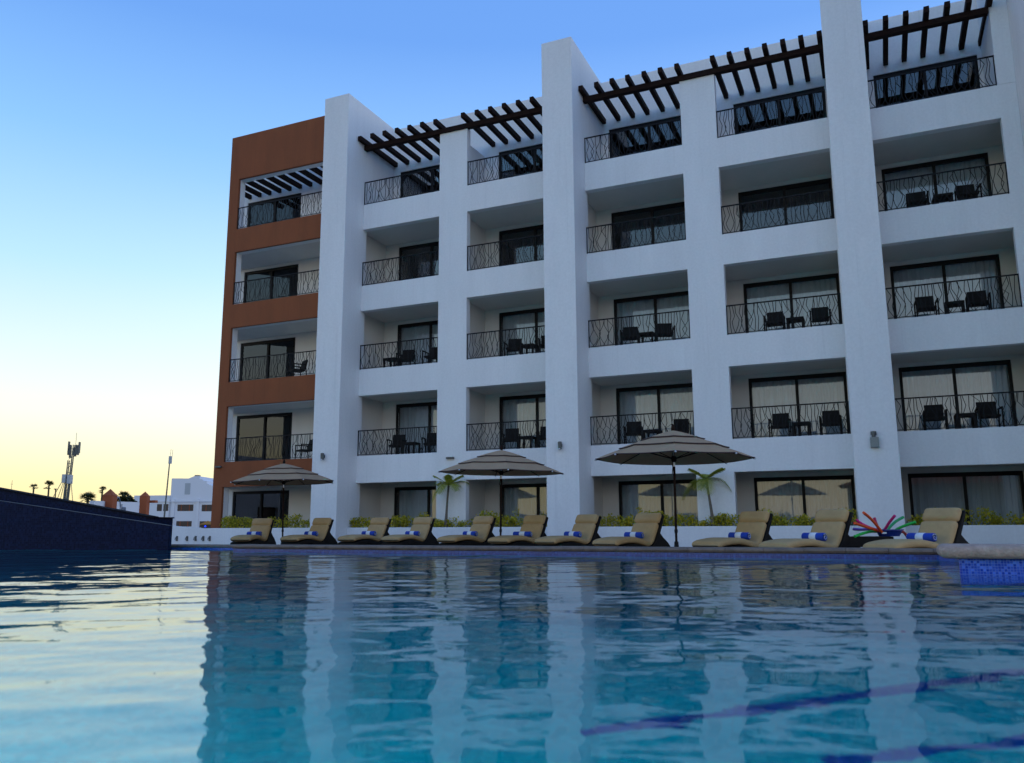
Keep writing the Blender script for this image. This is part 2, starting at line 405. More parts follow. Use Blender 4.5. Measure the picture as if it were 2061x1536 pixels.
# rear wall with door openings, rooms behind it
dx = []
for k in 'TABCDE': dx += [DOOR[k], DOOR[k] + DW]
xs = [-8.448] + dx + [22.25]
zs = [0.0]
for k in range(4): zs += [FLOOR[k] + DH, FLOOR[k + 1]]
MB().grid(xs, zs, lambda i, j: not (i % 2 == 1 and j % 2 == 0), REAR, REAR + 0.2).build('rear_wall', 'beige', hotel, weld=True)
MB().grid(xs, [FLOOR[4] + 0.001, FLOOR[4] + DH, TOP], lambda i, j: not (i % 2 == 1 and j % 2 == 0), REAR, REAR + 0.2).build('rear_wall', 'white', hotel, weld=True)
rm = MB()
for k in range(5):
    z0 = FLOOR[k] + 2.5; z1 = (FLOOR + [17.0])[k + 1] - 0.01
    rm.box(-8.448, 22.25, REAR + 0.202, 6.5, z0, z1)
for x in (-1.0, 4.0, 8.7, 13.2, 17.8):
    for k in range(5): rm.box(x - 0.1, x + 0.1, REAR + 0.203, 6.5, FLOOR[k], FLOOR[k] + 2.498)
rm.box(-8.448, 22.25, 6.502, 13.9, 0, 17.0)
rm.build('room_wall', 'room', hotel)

# pergolas: rafters on a long fascia beam
def pergola(xb0, xb1, starts, yfront=-0.52, zb=15.675):
    p = MB().box(xb0, xb1, -0.07, 0.13, zb - 0.195, zb - 0.002).build('pergola', 'wood', hotel, bevel=0.006)
    for x0, step in starts:
        for i in range(7):
            x = x0 + step * i + random.uniform(-0.008, 0.008); yf = yfront + random.uniform(-0.015, 0.015)
            MB().box(x, x + 0.15, yf, REAR - 0.003, zb, zb + 0.19).build('rafter', 'wood', p, bevel=0.008)
    return p
pergola(0.003, 8.08, ((0.02, 0.562), (4.58, 0.555)))
pergola(9.20, 17.23, ((9.21, 0.562), (13.75, 0.552)))
pergola(18.40, 21.76, ((18.39, 0.555),))
p = MB().box(-6.42, -1.15, 0.424, 0.50, 15.56, 15.72).build('pergola', 'wood', hotel)
for i in range(12):
    x = -8.40 + i * 0.571
    ys_ = max(0.502, 0.46 + (-6.93 - x) * 1.19)
    if ys_ > 2.0: continue
    MB().box(x, x + 0.15, ys_, REAR - 0.003, 15.59, 15.78).build('rafter', 'wood', p, bevel=0.006)

# railings: bent flat bars between two rails
def railing(x0, x1, z, seed):
    rnd = random.Random(seed); y = 0.045
    b = MB(); b.box(x0 + 0.004, x1 - 0.004, y - 0.012, y + 0.012, z + 0.035, z + 0.055)
    b.box(x0 + 0.006, x0 + 0.032, y - 0.013, y + 0.013, z + 0.003, z + 0.925); b.box(x1 - 0.032, x1 - 0.006, y - 0.013, y + 0.013, z + 0.003, z + 0.925)
    n = int((x1 - x0) / 0.096)
    for i in range(n):
        xc = x0 + 0.08 + (x1 - x0 - 0.16) * (i + 0.5) / n
        amp = rnd.choice((0.02, 0.05, 0.08, 0.12)); sg = 1 if i % 2 else -1
        if rnd.random() < 0.3: sg = -sg
        k1, k2 = rnd.uniform(0.25, 0.45), rnd.uniform(0.6, 0.8)
        pts = [(xc - sg * amp * 0.6, 0.06), (xc + sg * amp * 0.5, 0.06 + 0.86 * k1 * 0.6), (xc + sg * amp, 0.06 + 0.86 * k1 + 0.05), (xc - sg * amp * rnd.uniform(0.0, 0.7), 0.06 + 0.86 * k2), (xc + sg * amp * rnd.uniform(-1, 1), 0.92)]
        yy = y + (0.004 if i % 2 else -0.004)
        hw, ht = 0.0095, 0.004
        vs = []; fs = []
        for (px, pz) in pts:
            px = min(max(px, x0 + 0.05), x1 - 0.05)
            vs += [(px - hw, yy - ht, z + pz), (px + hw, yy - ht, z + pz), (px + hw, yy + ht, z + pz), (px - hw, yy + ht, z + pz)]
        for q in range(len(pts) - 1):
            for e in range(4): fs.append((q*4+e, q*4+(e+1)%4, (q+1)*4+(e+1)%4, (q+1)*4+e))
        b.add(vs, fs)
    o = b.build('railing', 'iron', hotel)
    MB().box(x0 + 0.003, x1 - 0.003, y - 0.022, y + 0.022, z + 0.926, z + 0.962).build('handrail', 'iron', o, bevel=0.004)
sd_ = 0
for lv in range(1, 5):
    for k in OPEN:
        sd_ += 1; railing(*OPEN[k], FLOOR[lv], sd_)
    sd_ += 1; railing(-6.435, -1.31, FLOOR[lv] + 0.002, sd_)

# sliding doors with glass and curtains
def door(bay, lv):
    x0 = DOOR[bay]; z0 = FLOOR[lv]; y = REAR + 0.03
    b = MB()
    b.box(x0 + 0.003, x0 + 0.09, y, y + 0.11, z0 + 0.002, z0 + DH - 0.003); b.box(x0 + DW - 0.09, x0 + DW - 0.003, y, y + 0.11, z0 + 0.002, z0 + DH - 0.003)
    b.box(x0 + 0.091, x0 + DW - 0.091, y, y + 0.11, z0 + DH - 0.13, z0 + DH - 0.003); b.box(x0 + 0.091, x0 + DW - 0.091, y, y + 0.11, z0 + 0.002, z0 + 0.07)
    b.box(x0 + DW/2 - 0.045, x0 + DW/2 + 0.045, y + 0.01, y + 0.10, z0 + 0.071, z0 + DH - 0.131)
    d = b.build('sliding_door', 'bronze', hotel, bevel=0.004)
    MB().box(x0 + 0.092, x0 + DW/2 - 0.046, y + 0.045, y + 0.05, z0 + 0.072, z0 + DH - 0.132).build('pane', 'glass', d)
    MB().box(x0 + DW/2 + 0.046, x0 + DW - 0.092, y + 0.07, y + 0.075, z0 + 0.072, z0 + DH - 0.132).build('pane', 'glass', d)
    def curtain(a, c):
        n = int((c - a) / 0.022); vs = []; fs = []
        ph = random.uniform(0, 6)
        for i in range(n + 1):
            x = a + (c - a) * i / n
            yy = REAR + 0.33 + 0.035 * math.sin(x * 34 + ph + 1.3 * math.sin(x * 7.3 + ph)) + 0.015 * math.sin(x * 83)
            vs += [(x, yy, z0 + 0.03), (x, yy, z0 + 2.45)]
        fs = [(2*i, 2*i+2, 2*i+3, 2*i+1) for i in range(n)]
        MB().add(vs, fs).build('curtain', 'curtain', d, smooth=True)
    if bay == 'T' and lv == 0: curtain(x0 + 0.1, x0 + 0.75); curtain(x0 + 2.0, x0 + 2.95)
    elif lv <= 2 or (lv == 3 and bay == 'E'): curtain(x0 + 0.02, x0 + DW - 0.02)
    return d
for lv in range(5):
    for k in 'TABCDE': door(k, lv)

for i, (x, lab) in enumerate(((-7.2, 'left lit ceiling lamp seen through the ground-floor terracotta bay door'), (-6.2, 'middle lit ceiling lamp seen through the ground-floor terracotta bay door'), (-5.3, 'right lit ceiling lamp seen through the ground-floor terracotta bay door'))):
    t = empty('ceiling_lamp', (x, 3.6, 2.498)); tag(t, lab, 'lamp', 'lit ceiling lamps inside the ground floor')
    MB().lathe([(0.001, -0.05), (0.22, -0.05), (0.25, -0.001), (0.001, -0.001)], 20).build('lamp_shade', emis('warm_lamp', (1.0, 0.75, 0.35), 2.2), t)

# ------------------------------------------------------------------ balcony furniture
BAYTXT = {'T': 'in the terracotta bay', 'A': 'just right of the left fin', 'B': 'just left of the middle fin',
          'C': 'just right of the middle fin', 'D': 'just left of the right fin', 'E': 'right of the right fin'}
LV = {1: 'second-floor', 2: 'third-floor', 3: 'fourth-floor'}
def make_chair():
    r = empty('armchair')
    MB().box(-0.25, 0.25, -0.25, 0.24, 0.36, 0.43).build('seat', 'wicker', r, bevel=0.015)
    MB().prism([(0.20, 0.432), (0.27, 0.432), (0.36, 0.86), (0.30, 0.86)], -0.25, 0.25, 'x').build('backrest', 'wicker', r, bevel=0.012)
    for sx in (-1, 1):
        a = MB().box(min(sx*0.26, sx*0.31), max(sx*0.26, sx*0.31), -0.28, 0.27, 0.60, 0.64)
        a.build('armrest', 'wicker', r, bevel=0.008)
        MB().tube([(sx*0.285, -0.26, 0), (sx*0.285, -0.25, 0.60)], 0.024).build('leg', 'wicker', r)
        MB().tube([(sx*0.285, 0.30, 0), (sx*0.285, 0.24, 0.60)], 0.024).build('leg', 'wicker', r)
    return r
def make_table():
    r = empty('side_table')
    MB().box(-0.26, 0.26, -0.26, 0.26, 0.42, 0.50).build('table_top', 'wicker', r, bevel=0.01)
    for sx in (-1, 1):
        for sy in (-1, 1): MB().box(sx*0.225 - 0.03, sx*0.225 + 0.03, sy*0.225 - 0.03, sy*0.225 + 0.03, 0, 0.419).build('leg', 'wicker', r)
    return r
chair0, table0 = make_chair(), make_table()
used = [0, 0]
def put_chair(bay, lv, x, rz, side):
    o = chair0 if not used[0] else copy_tree(chair0); used[0] = 1
    o.location = (x, 0.78, FLOOR[lv] - 0.01 + 0.0); o.rotation_euler = (0, 0, rz)
    s = {'l': 'left of the table', 'r': 'right of the table', 's': 'standing alone'}[side]
    tag(o, f'dark armchair {s}, {LV[lv]} balcony {BAYTXT[bay]}', 'chair', 'dark wicker chairs on the balconies')
def put_table(bay, lv, x):
    o = table0 if not used[1] else copy_tree(table0); used[1] = 1
    o.location = (x, 0.80, FLOOR[lv] - 0.01); o.rotation_euler = (0, 0, random.uniform(-0.06, 0.06))
    tag(o, f'low dark wicker table on the {LV[lv]} balcony {BAYTXT[bay]}', 'table', 'low wicker tables on the balconies')
for bay, lv, xs_ in (('E', 1, (19.43, 20.19, 20.80)), ('E', 2, (19.47, 20.20, 20.82)), ('E', 3, (19.50, 20.17, 20.85)),
                     ('D', 1, (15.12, 15.75, 16.60)), ('D', 2, (15.15, 15.78, 16.52)),
                     ('C', 1, (10.45, 11.10, 12.05)), ('C', 2, (10.42, 11.02, 11.64)),
                     ('B', 1, (5.96, 6.60, 7.32)), ('B', 2, (6.10, 6.72, 7.42)),
                     ('A', 1, (1.25, 1.88, 2.75)), ('A', 2, (1.58, 0.98, 2.75))):
    rz = {'E': 0.0, 'D': 0.05, 'C': 0.22, 'B': 0.2, 'A': 0.2}[bay]
    put_chair(bay, lv, xs_[0], rz + random.uniform(-0.08, 0.08), 'l' if xs_[0] < xs_[1] else 's')
    put_table(bay, lv, xs_[1])
    put_chair(bay, lv, xs_[2], rz + random.uniform(-0.12, 0.12), 'r')
put_chair('T', 1, -3.03, -0.5, 's'); put_chair('T', 2, -3.55, -0.5, 's')

# ------------------------------------------------------------------ ground, deck, pool
MB().add([(-1500, -12.1 + 0.2, 0), (1500, -12.1 + 0.2, 0), (1500, 3000, 0), (-1500, 3000, 0)], [(0,1,2,3)])
g = MB()
def ngon(poly, hole, z):
    """a sheet with a hole: built as quads round the hole's bounding box"""
    (X0, Y0, X1, Y1), (x0, y0, x1, y1) = poly, hole
    g = MB()
    for a, b, c, d in ((X0, X1, Y0, y0), (X0, X1, y1, Y1), (X0, x0, y0, y1), (x1, X1, y0, y1)):
        g.add([(a, c, z), (b, c, z), (b, d, z), (a, d, z)], [(0, 1, 2, 3)])
    return g
tag(ngon((-1500, -1500, 1500, 3000), (-9.0, -35.0, 29.0, -10.0), -0.012).build('ground', 'ground'), kind='structure')
WA, WB = Vector((-8.0, -13.9)), Vector((2.0, -11.31))      # water side of the navy wall
POOL = [(-8.0, -27.4), (27.0, -27.4), (27.0, -16.0), (18.57, -16.0), (18.57, -12.1), (5.32, -12.1), (5.32, -10.4), (2.25, -10.4), (2.25, -11.25), (-8.0, -13.9)]
WZ = 0.205
# deck round the pool
dk = MB()
dk.add([(-40, -9.5, -0.004), (60, -9.5, -0.004), (60, 6, -0.004), (-40, 6, -0.004)], [(0,1,2,3)])
dk.add([(5.5, -11.7, -0.004), (30, -11.7, -0.004), (30, -9.5, -0.004), (5.5, -9.5, -0.004)], [(0,1,2,3)])
tag(dk.build('deck', 'deck'), kind='structure')
# basin: floor and walls under water
bs = MB()
bs.add([(-9, -34, -1.25), (28, -34, -1.25), (28, -20, -1.25), (-9, -20, -1.25), (28, -15, -2.6), (-9, -15, -2.6), (28, -9.5, -2.6), (-9, -9.5, -2.6)], [(0,1,2,3), (3,2,4,5), (5,4,6,7)])
n = len(POOL)
for i in range(n):
    a, b = POOL[i], POOL[(i + 1) % n]
    bs.add([(*a, -2.7), (*b, -2.7), (*b, 0.0), (*a, 0.0)], [(0, 1, 2, 3)])
tag(bs.build('pool_basin', 'basin'), kind='structure')
dk2 = MB().box(-9, 28.5, -33.5, -27.4, -1.3, 0.30)
tag(dk2.build('near_deck', 'deck'), kind='structure')
for i, x in enumerate((9.0, 14.2, 19.4)):
    pl_ = empty('pool_lamp', (x, -27.4, -0.45)); tag(pl_, ('left', 'middle', 'right')[i] + ' of the round lamps under water in the near pool wall', 'pool lamp', 'lamps under the pool water')
    MB().lathe([(0.001, 0.0), (0.09, 0.0), (0.09, 0.02), (0.001, 0.02)], 20).build('rim', 'steel', pl_)
    for ch in [c for c in col.objects if c.parent == pl_]: ch.rotation_euler = (R(-90), 0, 0)
    la = bpy.data.lights.new('pool_lamp_light', 'SPOT'); la.energy = 1300; la.color = (0.45, 0.95, 1.0); la.shadow_soft_size = 0.08; la.spot_size = R(150); la.spot_blend = 0.6
    lo = bpy.data.objects.new('pool_lamp_light', la); col.objects.link(lo); lo.parent = pl_; lo.location = (0, 0.08, 0); lo.rotation_euler = (R(82), 0, 0)
# lane bands on the floor
ln = MB()
def band(p, q, w=0.30):
    p, q = Vector(p), Vector(q); d = (q - p).normalized(); s = Vector((-d.y, d.x)) * w / 2
    ln.add([(*(p - s), -1.246), (*(q - s), -1.246), (*(q + s), -1.246), (*(p + s), -1.246)], [(0,1,2,3)])
band((16.6, -22.3), (18.9, -20.4), 0.09); band((17.6, -22.31), (20.6, -20.1), 0.10)
tag(ln.build('pool_floor_band', 'lane'), kind='structure')
# tiled waterline and stone coping, edge by edge
def edge(a, b, z0, z1, thick, m, name):
    a, b = Vector(a), Vector(b); d = (b - a).normalized(); nrm = Vector((d.y, -d.x)) * thick     # outward is to the right of a->b when pool is clockwise
    return MB().prism([tuple(a), tuple(b), tuple(b + nrm), tuple(a + nrm)], z0, z1)
def bandrow(poly, zt, m, out=0.4):
    mb = MB()
    for a, b in poly:
        mb.v += []; e = edge(a, b, 0.0, zt, -out, m, ''); mb.add(e.v, e.f)
    return mb
tile = MB()
tile.box(5.32, 18.62, -12.1, -11.7, -0.02, 0.272)
tile.box(5.32, 5.6, -11.698, -10.402, -0.02, 0.272)
tile.box(1.2, 5.6, -10.4, -10.0, -0.02, 0.232)
tag(tile.build('waterline_tile', 'band'), kind='structure')
def coping(x0, x1, y, z0, z1, w, m, seg=0.6, name='pool_coping'):
    mb = MB(); x = x0
    prof = [(y + w, z0), (y + w, z1), (y + 0.02, z1), (y - 0.01, z1 - 0.012), (y - 0.025, (z0 + z1) / 2), (y - 0.01, z0 + 0.012), (y + 0.01, z0)]
    while x < x1 - 0.01:
        xe = min(x1, x + seg); jz = random.uniform(-0.003, 0.003)
        mb.prism([(a, b + jz) for a, b in prof], x + 0.003, xe - 0.003, 'x'); x = xe
    return mb.build(name, m)
tag(coping(5.30, 18.9, -12.12, 0.274, 0.352, 0.5, 'stone'), kind='structure')
tag(coping(1.2, 5.6, -10.42, 0.234, 0.30, 0.5, 'stone'), kind='structure')

# the raised spa corner on the right
spa = empty('spa_wall', (18.53, -16.02, 0))
tag(spa, 'raised spa wall of blue tiles with a thick rounded pinkish stone coping, right edge of the pool', 'spa wall')
MB().box(0.02, 8.4, 0.0, 3.7, -1.2, 0.365).build('tiled_wall', 'spa_tile', spa, bevel=0.01)
def capsule(x0, x1, y0, y1, z0, z1, r):
    """slab with a bull-nosed edge"""
    mb = MB(); rings = []
    for k in range(9):
        t = math.pi * k / 8 - math.pi / 2
        ins = r * (1 - math.cos(t)); z = (z0 + z1) / 2 + (z1 - z0) / 2 * math.sin(t)
        cr = 0.10; pts = []
        for cx, cy, a0 in ((x1 - cr, y1 - cr, 0), (x0 + cr, y1 - cr, 90), (x0 + cr, y0 + cr, 180), (x1 - cr, y0 + cr, 270)):
            for q in range(5):
                an = R(a0 + 90 * q / 4); rr = max(cr - ins, 0.001)
                pts.append((cx + rr * math.cos(an), cy + rr * math.sin(an), z))
        rings.append(pts)
    m_ = len(rings[0])
    vs = [p for rg in rings for p in rg]; fs = []
    for i in range(8):
        for k in range(m_): fs.append((i*m_+k, i*m_+(k+1)%m_, (i+1)*m_+(k+1)%m_, (i+1)*m_+k))
    fs.append(tuple(range(m_))[::-1]); fs.append(tuple(8*m_ + k for k in range(m_)))
    return mb.add(vs, fs)
capsule(-0.16, 8.4, -0.12, 0.55, 0.367, 0.508, 0.07).build('stone_coping', 'spa_stone', spa, smooth=True)

# the navy mosaic wall at the left: lower weir wall and higher parapet behind it
nw = empty('navy_tiled_wall', (WB.x, WB.y, 0))
tag(nw, 'dark navy mosaic wall with a thin pale ledge line, sloping down towards the hotel at the left', 'tiled wall')
def onwall(u, v, off=0.0):
    """point of the wall's plane (set back by off) seen at photo pixel u, v"""
    d = (WB - WA).normalized(); nn = Vector((-d.y, d.x)); o = WA + nn * off
    ray = at(u, v, 1.0) - CAM
    den = nn.x * ray.x + nn.y * ray.y
    t = (nn.x * (o.x - CAM.x) + nn.y * (o.y - CAM.y)) / den
    return CAM + ray * t
def sloped(u0, v0, u1, v1, off, thick, zb, name, m, parent, cap=None):
    p0, p1 = onwall(u0, v0, off), onwall(u1, v1, off)
    k = (p1.z - p0.z) / (p1.x - p0.x)
    ex = Vector((p0.x - p1.x, p0.y - p1.y, p0.z - p1.z)); p0 = p0 + ex * 0.55
    d = (WB - WA).normalized(); nn = Vector((-d.y, d.x)) * thick
    vs = [(p0.x, p0.y, zb), (p1.x, p1.y, zb), (p1.x + nn.x, p1.y + nn.y, zb), (p0.x + nn.x, p0.y + nn.y, zb),
          (p0.x, p0.y, p0.z), (p1.x, p1.y, p1.z), (p1.x + nn.x, p1.y + nn.y, p1.z), (p0.x + nn.x, p0.y + nn.y, p0.z)]
    vs = [(a - WB.x, b - WB.y, c) for a, b, c in vs]
    o = MB().add(vs, [(0,3,2,1),(4,5,6,7),(0,1,5,4),(1,2,6,5),(2,3,7,6),(3,0,4,7)]).build(name, m, parent)
    return p0, p1
M['ledge'] = mat('pale_ledge', (0.09, 0.10, 0.12), 0.6)
M['navycap'] = mat('navy_cap_stone', (0.010, 0.009, 0.013), 0.9, spec=0.08)
sloped(0, 1008.5, 341, 1058.0, 0.0, 0.12, -0.5, 'lower_wall', 'navy', nw)
sloped(0, 1006.8, 341, 1057.2, -0.012, 0.05, 0.9, 'x', 'ledge', nw) if False else None
# pale lip on top of the lower wall
p0, p1 = onwall(0, 1007.4, -0.01), onwall(343, 1057.4, -0.01)
ex = (p0 - p1) * 0.55; p0 = p0 + ex
dd = (WB - WA).normalized(); nn = Vector((-dd.y, dd.x, 0)) * 0.06
lip = MB(); q = [p0, p1, p1 + nn, p0 + nn]
lip.add([(a.x - WB.x, a.y - WB.y, a.z - 0.012) for a in q] + [(a.x - WB.x, a.y - WB.y, a.z) for a in q], [(0,3,2,1),(4,5,6,7),(0,1,5,4),(1,2,6,5),(2,3,7,6),(3,0,4,7)])
lip.build('ledge', 'ledge', nw)
sloped(0, 986.5, 301, 1042.0, 0.37, 0.30, -0.5, 'parapet', 'navy', nw)
sloped(0, 983.5, 303, 1039.3, 0.33, 0.40, 0.6, 'x', 'navy', nw) if False else None
# cap of the parapet
p0, p1 = onwall(0, 983.5, 0.34), onwall(302, 1039.5, 0.34)
ex = (p0 - p1) * 0.55; p0 = p0 + ex; nn = Vector((-dd.y, dd.x, 0)) * 0.36
cp = MB(); q = [p0, p1, p1 + nn, p0 + nn]
cp.add([(a.x - WB.x, a.y - WB.y, a.z - 0.035) for a in q] + [(a.x - WB.x, a.y - WB.y, a.z) for a in q], [(0,3,2,1),(4,5,6,7),(0,1,5,4),(1,2,6,5),(2,3,7,6),(3,0,4,7)])
cp.build('cap_stone', 'navycap', nw)
# end block, level top
e1 = onwall(348, 1043, 0.37 + 0.8) - Vector((-dd.y, dd.x, 0)) * 0.8; e0 = onwall(299, 1043, 0.37)
e1.z = onwall(345, 1043, 0.37).z
zt = e1.z; dn = Vector((-dd.y, dd.x))
blk = [(e0.x - WB.x, e0.y - WB.y), (e1.x - WB.x, e1.y - WB.y), (e1.x - WB.x + dn.x * 0.8, e1.y - WB.y + dn.y * 0.8), (e0.x - WB.x + dn.x * 0.8, e0.y - WB.y + dn.y * 0.8)]
MB().prism([(a[0] + dn.x * 0.004, a[1] + dn.y * 0.004 ) for a in blk], -0.5, zt).build('end_block', 'navy', nw)
big = [(blk[0][0] - 0.03, blk[0][1] - 0.04), (blk[1][0] + 0.05, blk[1][1] - 0.03), (blk[2][0] + 0.05, blk[2][1]), (blk[3][0] - 0.03, blk[3][1])]
MB().prism(big, zt + 0.001, zt + 0.03).build('cap_stone', 'navycap', nw)
# pier closing the wall's end, seen dark beside the white wall
s0 = WB - (WB - WA).normalized() * 0.12
MB().prism([(0.10, 0.03), (0.19, 0.05), (0.12, 0.30), (0.03, 0.28)], -0.5, onwall(341, 1058, 0).z + 0.01).build('end_pier', 'navycap', nw)

# ------------------------------------------------------------------ water surface with real ripples
def water():
    ys = [-27.4]
    y = -27.4
    while y < -11.2:
        d = max(abs(y - CAM.y), 0.0)
        st = 0.2 if y < -26.5 else min(0.045, 0.018 + 0.003 * max(0, y + 25.5))
        y += st; ys.append(min(y, -11.2))
    xs = np.arange(-8.2, 27.0, 0.045)
    ys = np.array(ys)
    X, Y = np.meshgrid(xs, ys)
    rng = np.random.RandomState(3)
    Z = np.zeros_like(X)
    # wave trains: long lazy swell, mid ripples, small chop
    def train(lmin, lmax, amp, n, dirc, spread):
        nonlocal Z
        for _ in range(n):
            l = math.exp(rng.uniform(math.log(lmin), math.log(lmax))); k = 2 * math.pi / l
            th = dirc + rng.normal() * spread
            a = amp * l * rng.uniform(0.5, 1.0)
            wx = X + 0.35 * np.sin(Y * 0.7 + rng.uniform(0, 6)) ; wy = Y + 0.35 * np.sin(X * 0.6 + rng.uniform(0, 6))
            Z += a * np.sin(k * (wx * math.cos(th) + wy * math.sin(th)) + rng.uniform(0, 6.28))
    fwd = math.atan2(-back.y, -back.x)
    train(1.0, 2.6, 0.0013, 9, fwd, 0.45)
    train(0.32, 0.8, 0.0010, 14, fwd, 0.5)
    train(0.15, 0.30, 0.00068, 22, fwd, 0.7)
    # inside test
    Xc = X; Yc = Y
    inside = np.zeros(X.shape, bool)
    P = [(-8.2, -27.45), (27.1, -27.45), (27.1, -15.9), (18.67, -15.9), (18.67, -12.0), (5.42, -12.0), (5.42, -10.3), (2.1, -10.3), (2.1, -11.1), (-8.2, -13.85)]
    j = len(P) - 1
    for i in range(len(P)):
        xi, yi = P[i]; xj, yj = P[j]
        c = ((yi > Yc) != (yj > Yc)) & (Xc < (xj - xi) * (Yc - yi) / (yj - yi + 1e-12) + xi)
        inside ^= c; j = i
    ny, nx = X.shape
    idx = -np.ones(X.shape, int)
    keep = inside
    fa = keep[:-1, :-1] & keep[1:, :-1] & keep[:-1, 1:] & keep[1:, 1:]
    usedv = np.zeros(X.shape, bool)
    usedv[:-1, :-1] |= fa; usedv[1:, :-1] |= fa; usedv[:-1, 1:] |= fa; usedv[1:, 1:] |= fa
    idx[usedv] = np.arange(usedv.sum())
    co = np.stack([X[usedv], Y[usedv], WZ + Z[usedv]], -1)
    f = np.stack([idx[:-1, :-1][fa], idx[:-1, 1:][fa], idx[1:, 1:][fa], idx[1:, :-1][fa]], -1)
    me = bpy.data.meshes.new('pool_water')
    me.vertices.add(len(co)); me.vertices.foreach_set('co', co.ravel())
    me.loops.add(f.size); me.loops.foreach_set('vertex_index', f.ravel().astype(np.int32))
    me.polygons.add(len(f)); me.polygons.foreach_set('loop_start', np.arange(0, f.size, 4, dtype=np.int32))
    me.update(calc_edges=True)
    me.polygons.foreach_set('use_smooth', [True] * len(f))
    me.materials.append(M['water'])
    o = bpy.data.objects.new('pool_water', me); col.objects.link(o)
    tag(o, kind='structure')
water()

# ------------------------------------------------------------------ planters
PL = [('T', -6.94, -1.142), ('AB', 0.0, 8.083), ('CD', 9.196, 17.233), ('E', 18.375, 22.25)]
PTXT = {'T': 'low white planter wall in front of the terracotta bay', 'AB': 'low white planter wall between the left and middle fins',
        'CD': 'low white planter wall between the middle and right fins', 'E': 'low white planter wall right of the right fin'}
for k, a, b in PL:
    t = empty('planter', (a, -0.5, 0)); tag(t, PTXT[k], 'planter', 'white planters along the hotel')
    MB().box(0.002, b - a - 0.002, 0.0, 0.12, 0, 0.665).build('front_wall', 'white', t, bevel=0.01)
    MB().box(0.002, b - a - 0.002, 0.121, 0.497, 0, 0.60).build('soil', 'soil', t)
# white wall running on to the left, rising, with five small fittings
lw = MB().prism([(-13.2, 0.0), (-6.942, 0.0), (-6.942, 0.665), (-7.6, 0.70), (-13.2, 1.10)], -0.5, -0.32, 'y').build('white_boundary_wall', 'white', bevel=0.01)
tag(lw, 'long low white wall rising to the left of the terracotta bay with five small fittings', 'wall')
def onY(u, v, y):
    r = at(u, v, 1.0) - CAM; t = (y - CAM.y) / r.y; return CAM + r * t
for i, u in enumerate((355.5, 376, 393, 408.5, 421.5)):
    q = onY(u, 1084, -0.53)
    t = empty('wall_spout', (q.x, -0.5, q.z))
    names = ['leftmost', 'second from the left', 'middle', 'fourth from the left', 'rightmost']
    tag(t, f'{names[i]} of the five small dark fittings on the low white wall', 'wall fitting', 'five dark fittings on the white wall')
    MB().box(-0.045, 0.045, -0.03, -0.001, -0.10, 0.10).build('plate', 'greybox', t, bevel=0.006)
    MB().tube([(0, -0.031, 0.04), (0.0, -0.10, 0.03), (0.02, -0.13, -0.06)], 0.016).build('spout', 'greybox', t)

# hedges: thousands of small leaves on thin stems
def hedge(x0, x1, seed, label, dens=1.0, low=0.60, gaps=()):
    rnd = random.Random(seed); lf = MB(); st = MB()
    nst = int((x1 - x0) * 15)
    for i in range(nst):
        x = x0 + (x1 - x0) * rnd.random()
        if any(a < x < b for a, b in gaps) and rnd.random() < 0.75: continue
        hh = 0.31 + 0.10 * math.sin(x * 2.1 + seed) + 0.08 * math.sin(x * 5.3 + seed * 2) + rnd.uniform(-0.05, 0.10)
        if rnd.random() < 0.06: hh += 0.14
        y = rnd.uniform(-0.36, -0.08)
        tx, ty = x + rnd.uniform(-0.12, 0.12), y + rnd.uniform(-0.08, 0.08)
        zt = low + max(0.12, hh)
        st.tube([(x, y, low - 0.01), (tx, ty, zt)], [0.006, 0.003], 4)
        for q in range(int(60 * dens)):
            t = rnd.random() ** 0.8
            px = x + (tx - x) * t + rnd.gauss(0, 0.075); py = y + (ty - y) * t + rnd.gauss(0, 0.06); pz = low + (zt - low) * t + rnd.gauss(0.02, 0.02)
            px = min(max(px, x0 - 0.03), x1 + 0.03); py = min(py, -0.02)
            if pz < low: pz = low + 0.01
            l = rnd.uniform(0.045, 0.085); w = l * 0.42
            d = Vector((rnd.gauss(0, 1), rnd.gauss(0, 1), rnd.gauss(0.5, 0.7))).normalized(); s = d.cross(Vector((rnd.gauss(0, 1), rnd.gauss(0, 1), rnd.gauss(0, 1)))).normalized() * w
            p = Vector((px, py, pz))
            lf.add([p, p + d * l * 0.5 + s, p + d * l, p + d * l * 0.5 - s], [(0, 1, 2, 3)])
    t = empty('hedge', ((x0 + x1) / 2, -0.25, 0)); tag(t, label, 'hedge', 'yellow-green hedges in the planters')
    nl = len(lf.f); lf.add(st.v, st.f)
    lf.v = [(a - (x0 + x1) / 2, b + 0.25, c) for a, b, c in lf.v]; o = lf.build('foliage', ['leaf', 'trunk'], t)
    o.data.polygons.foreach_set('material_index', [0] * nl + [1] * (len(lf.f) - nl))
hedge(-6.2, -1.35, 1, 'yellow-green hedge in the planter before the terracotta bay', gaps=((-3.7, -3.1),))
hedge(0.1, 8.0, 2, 'yellow-green hedge in the planter between the left and middle fins', gaps=((3.0, 3.4), (4.3, 5.2)))
hedge(9.3, 17.1, 3, 'yellow-green hedge in the planter between the middle and right fins', gaps=((12.5, 12.9), (13.6, 14.3)))
hedge(18.5, 22.1, 4, 'yellow-green hedge in the planter right of the right fin')

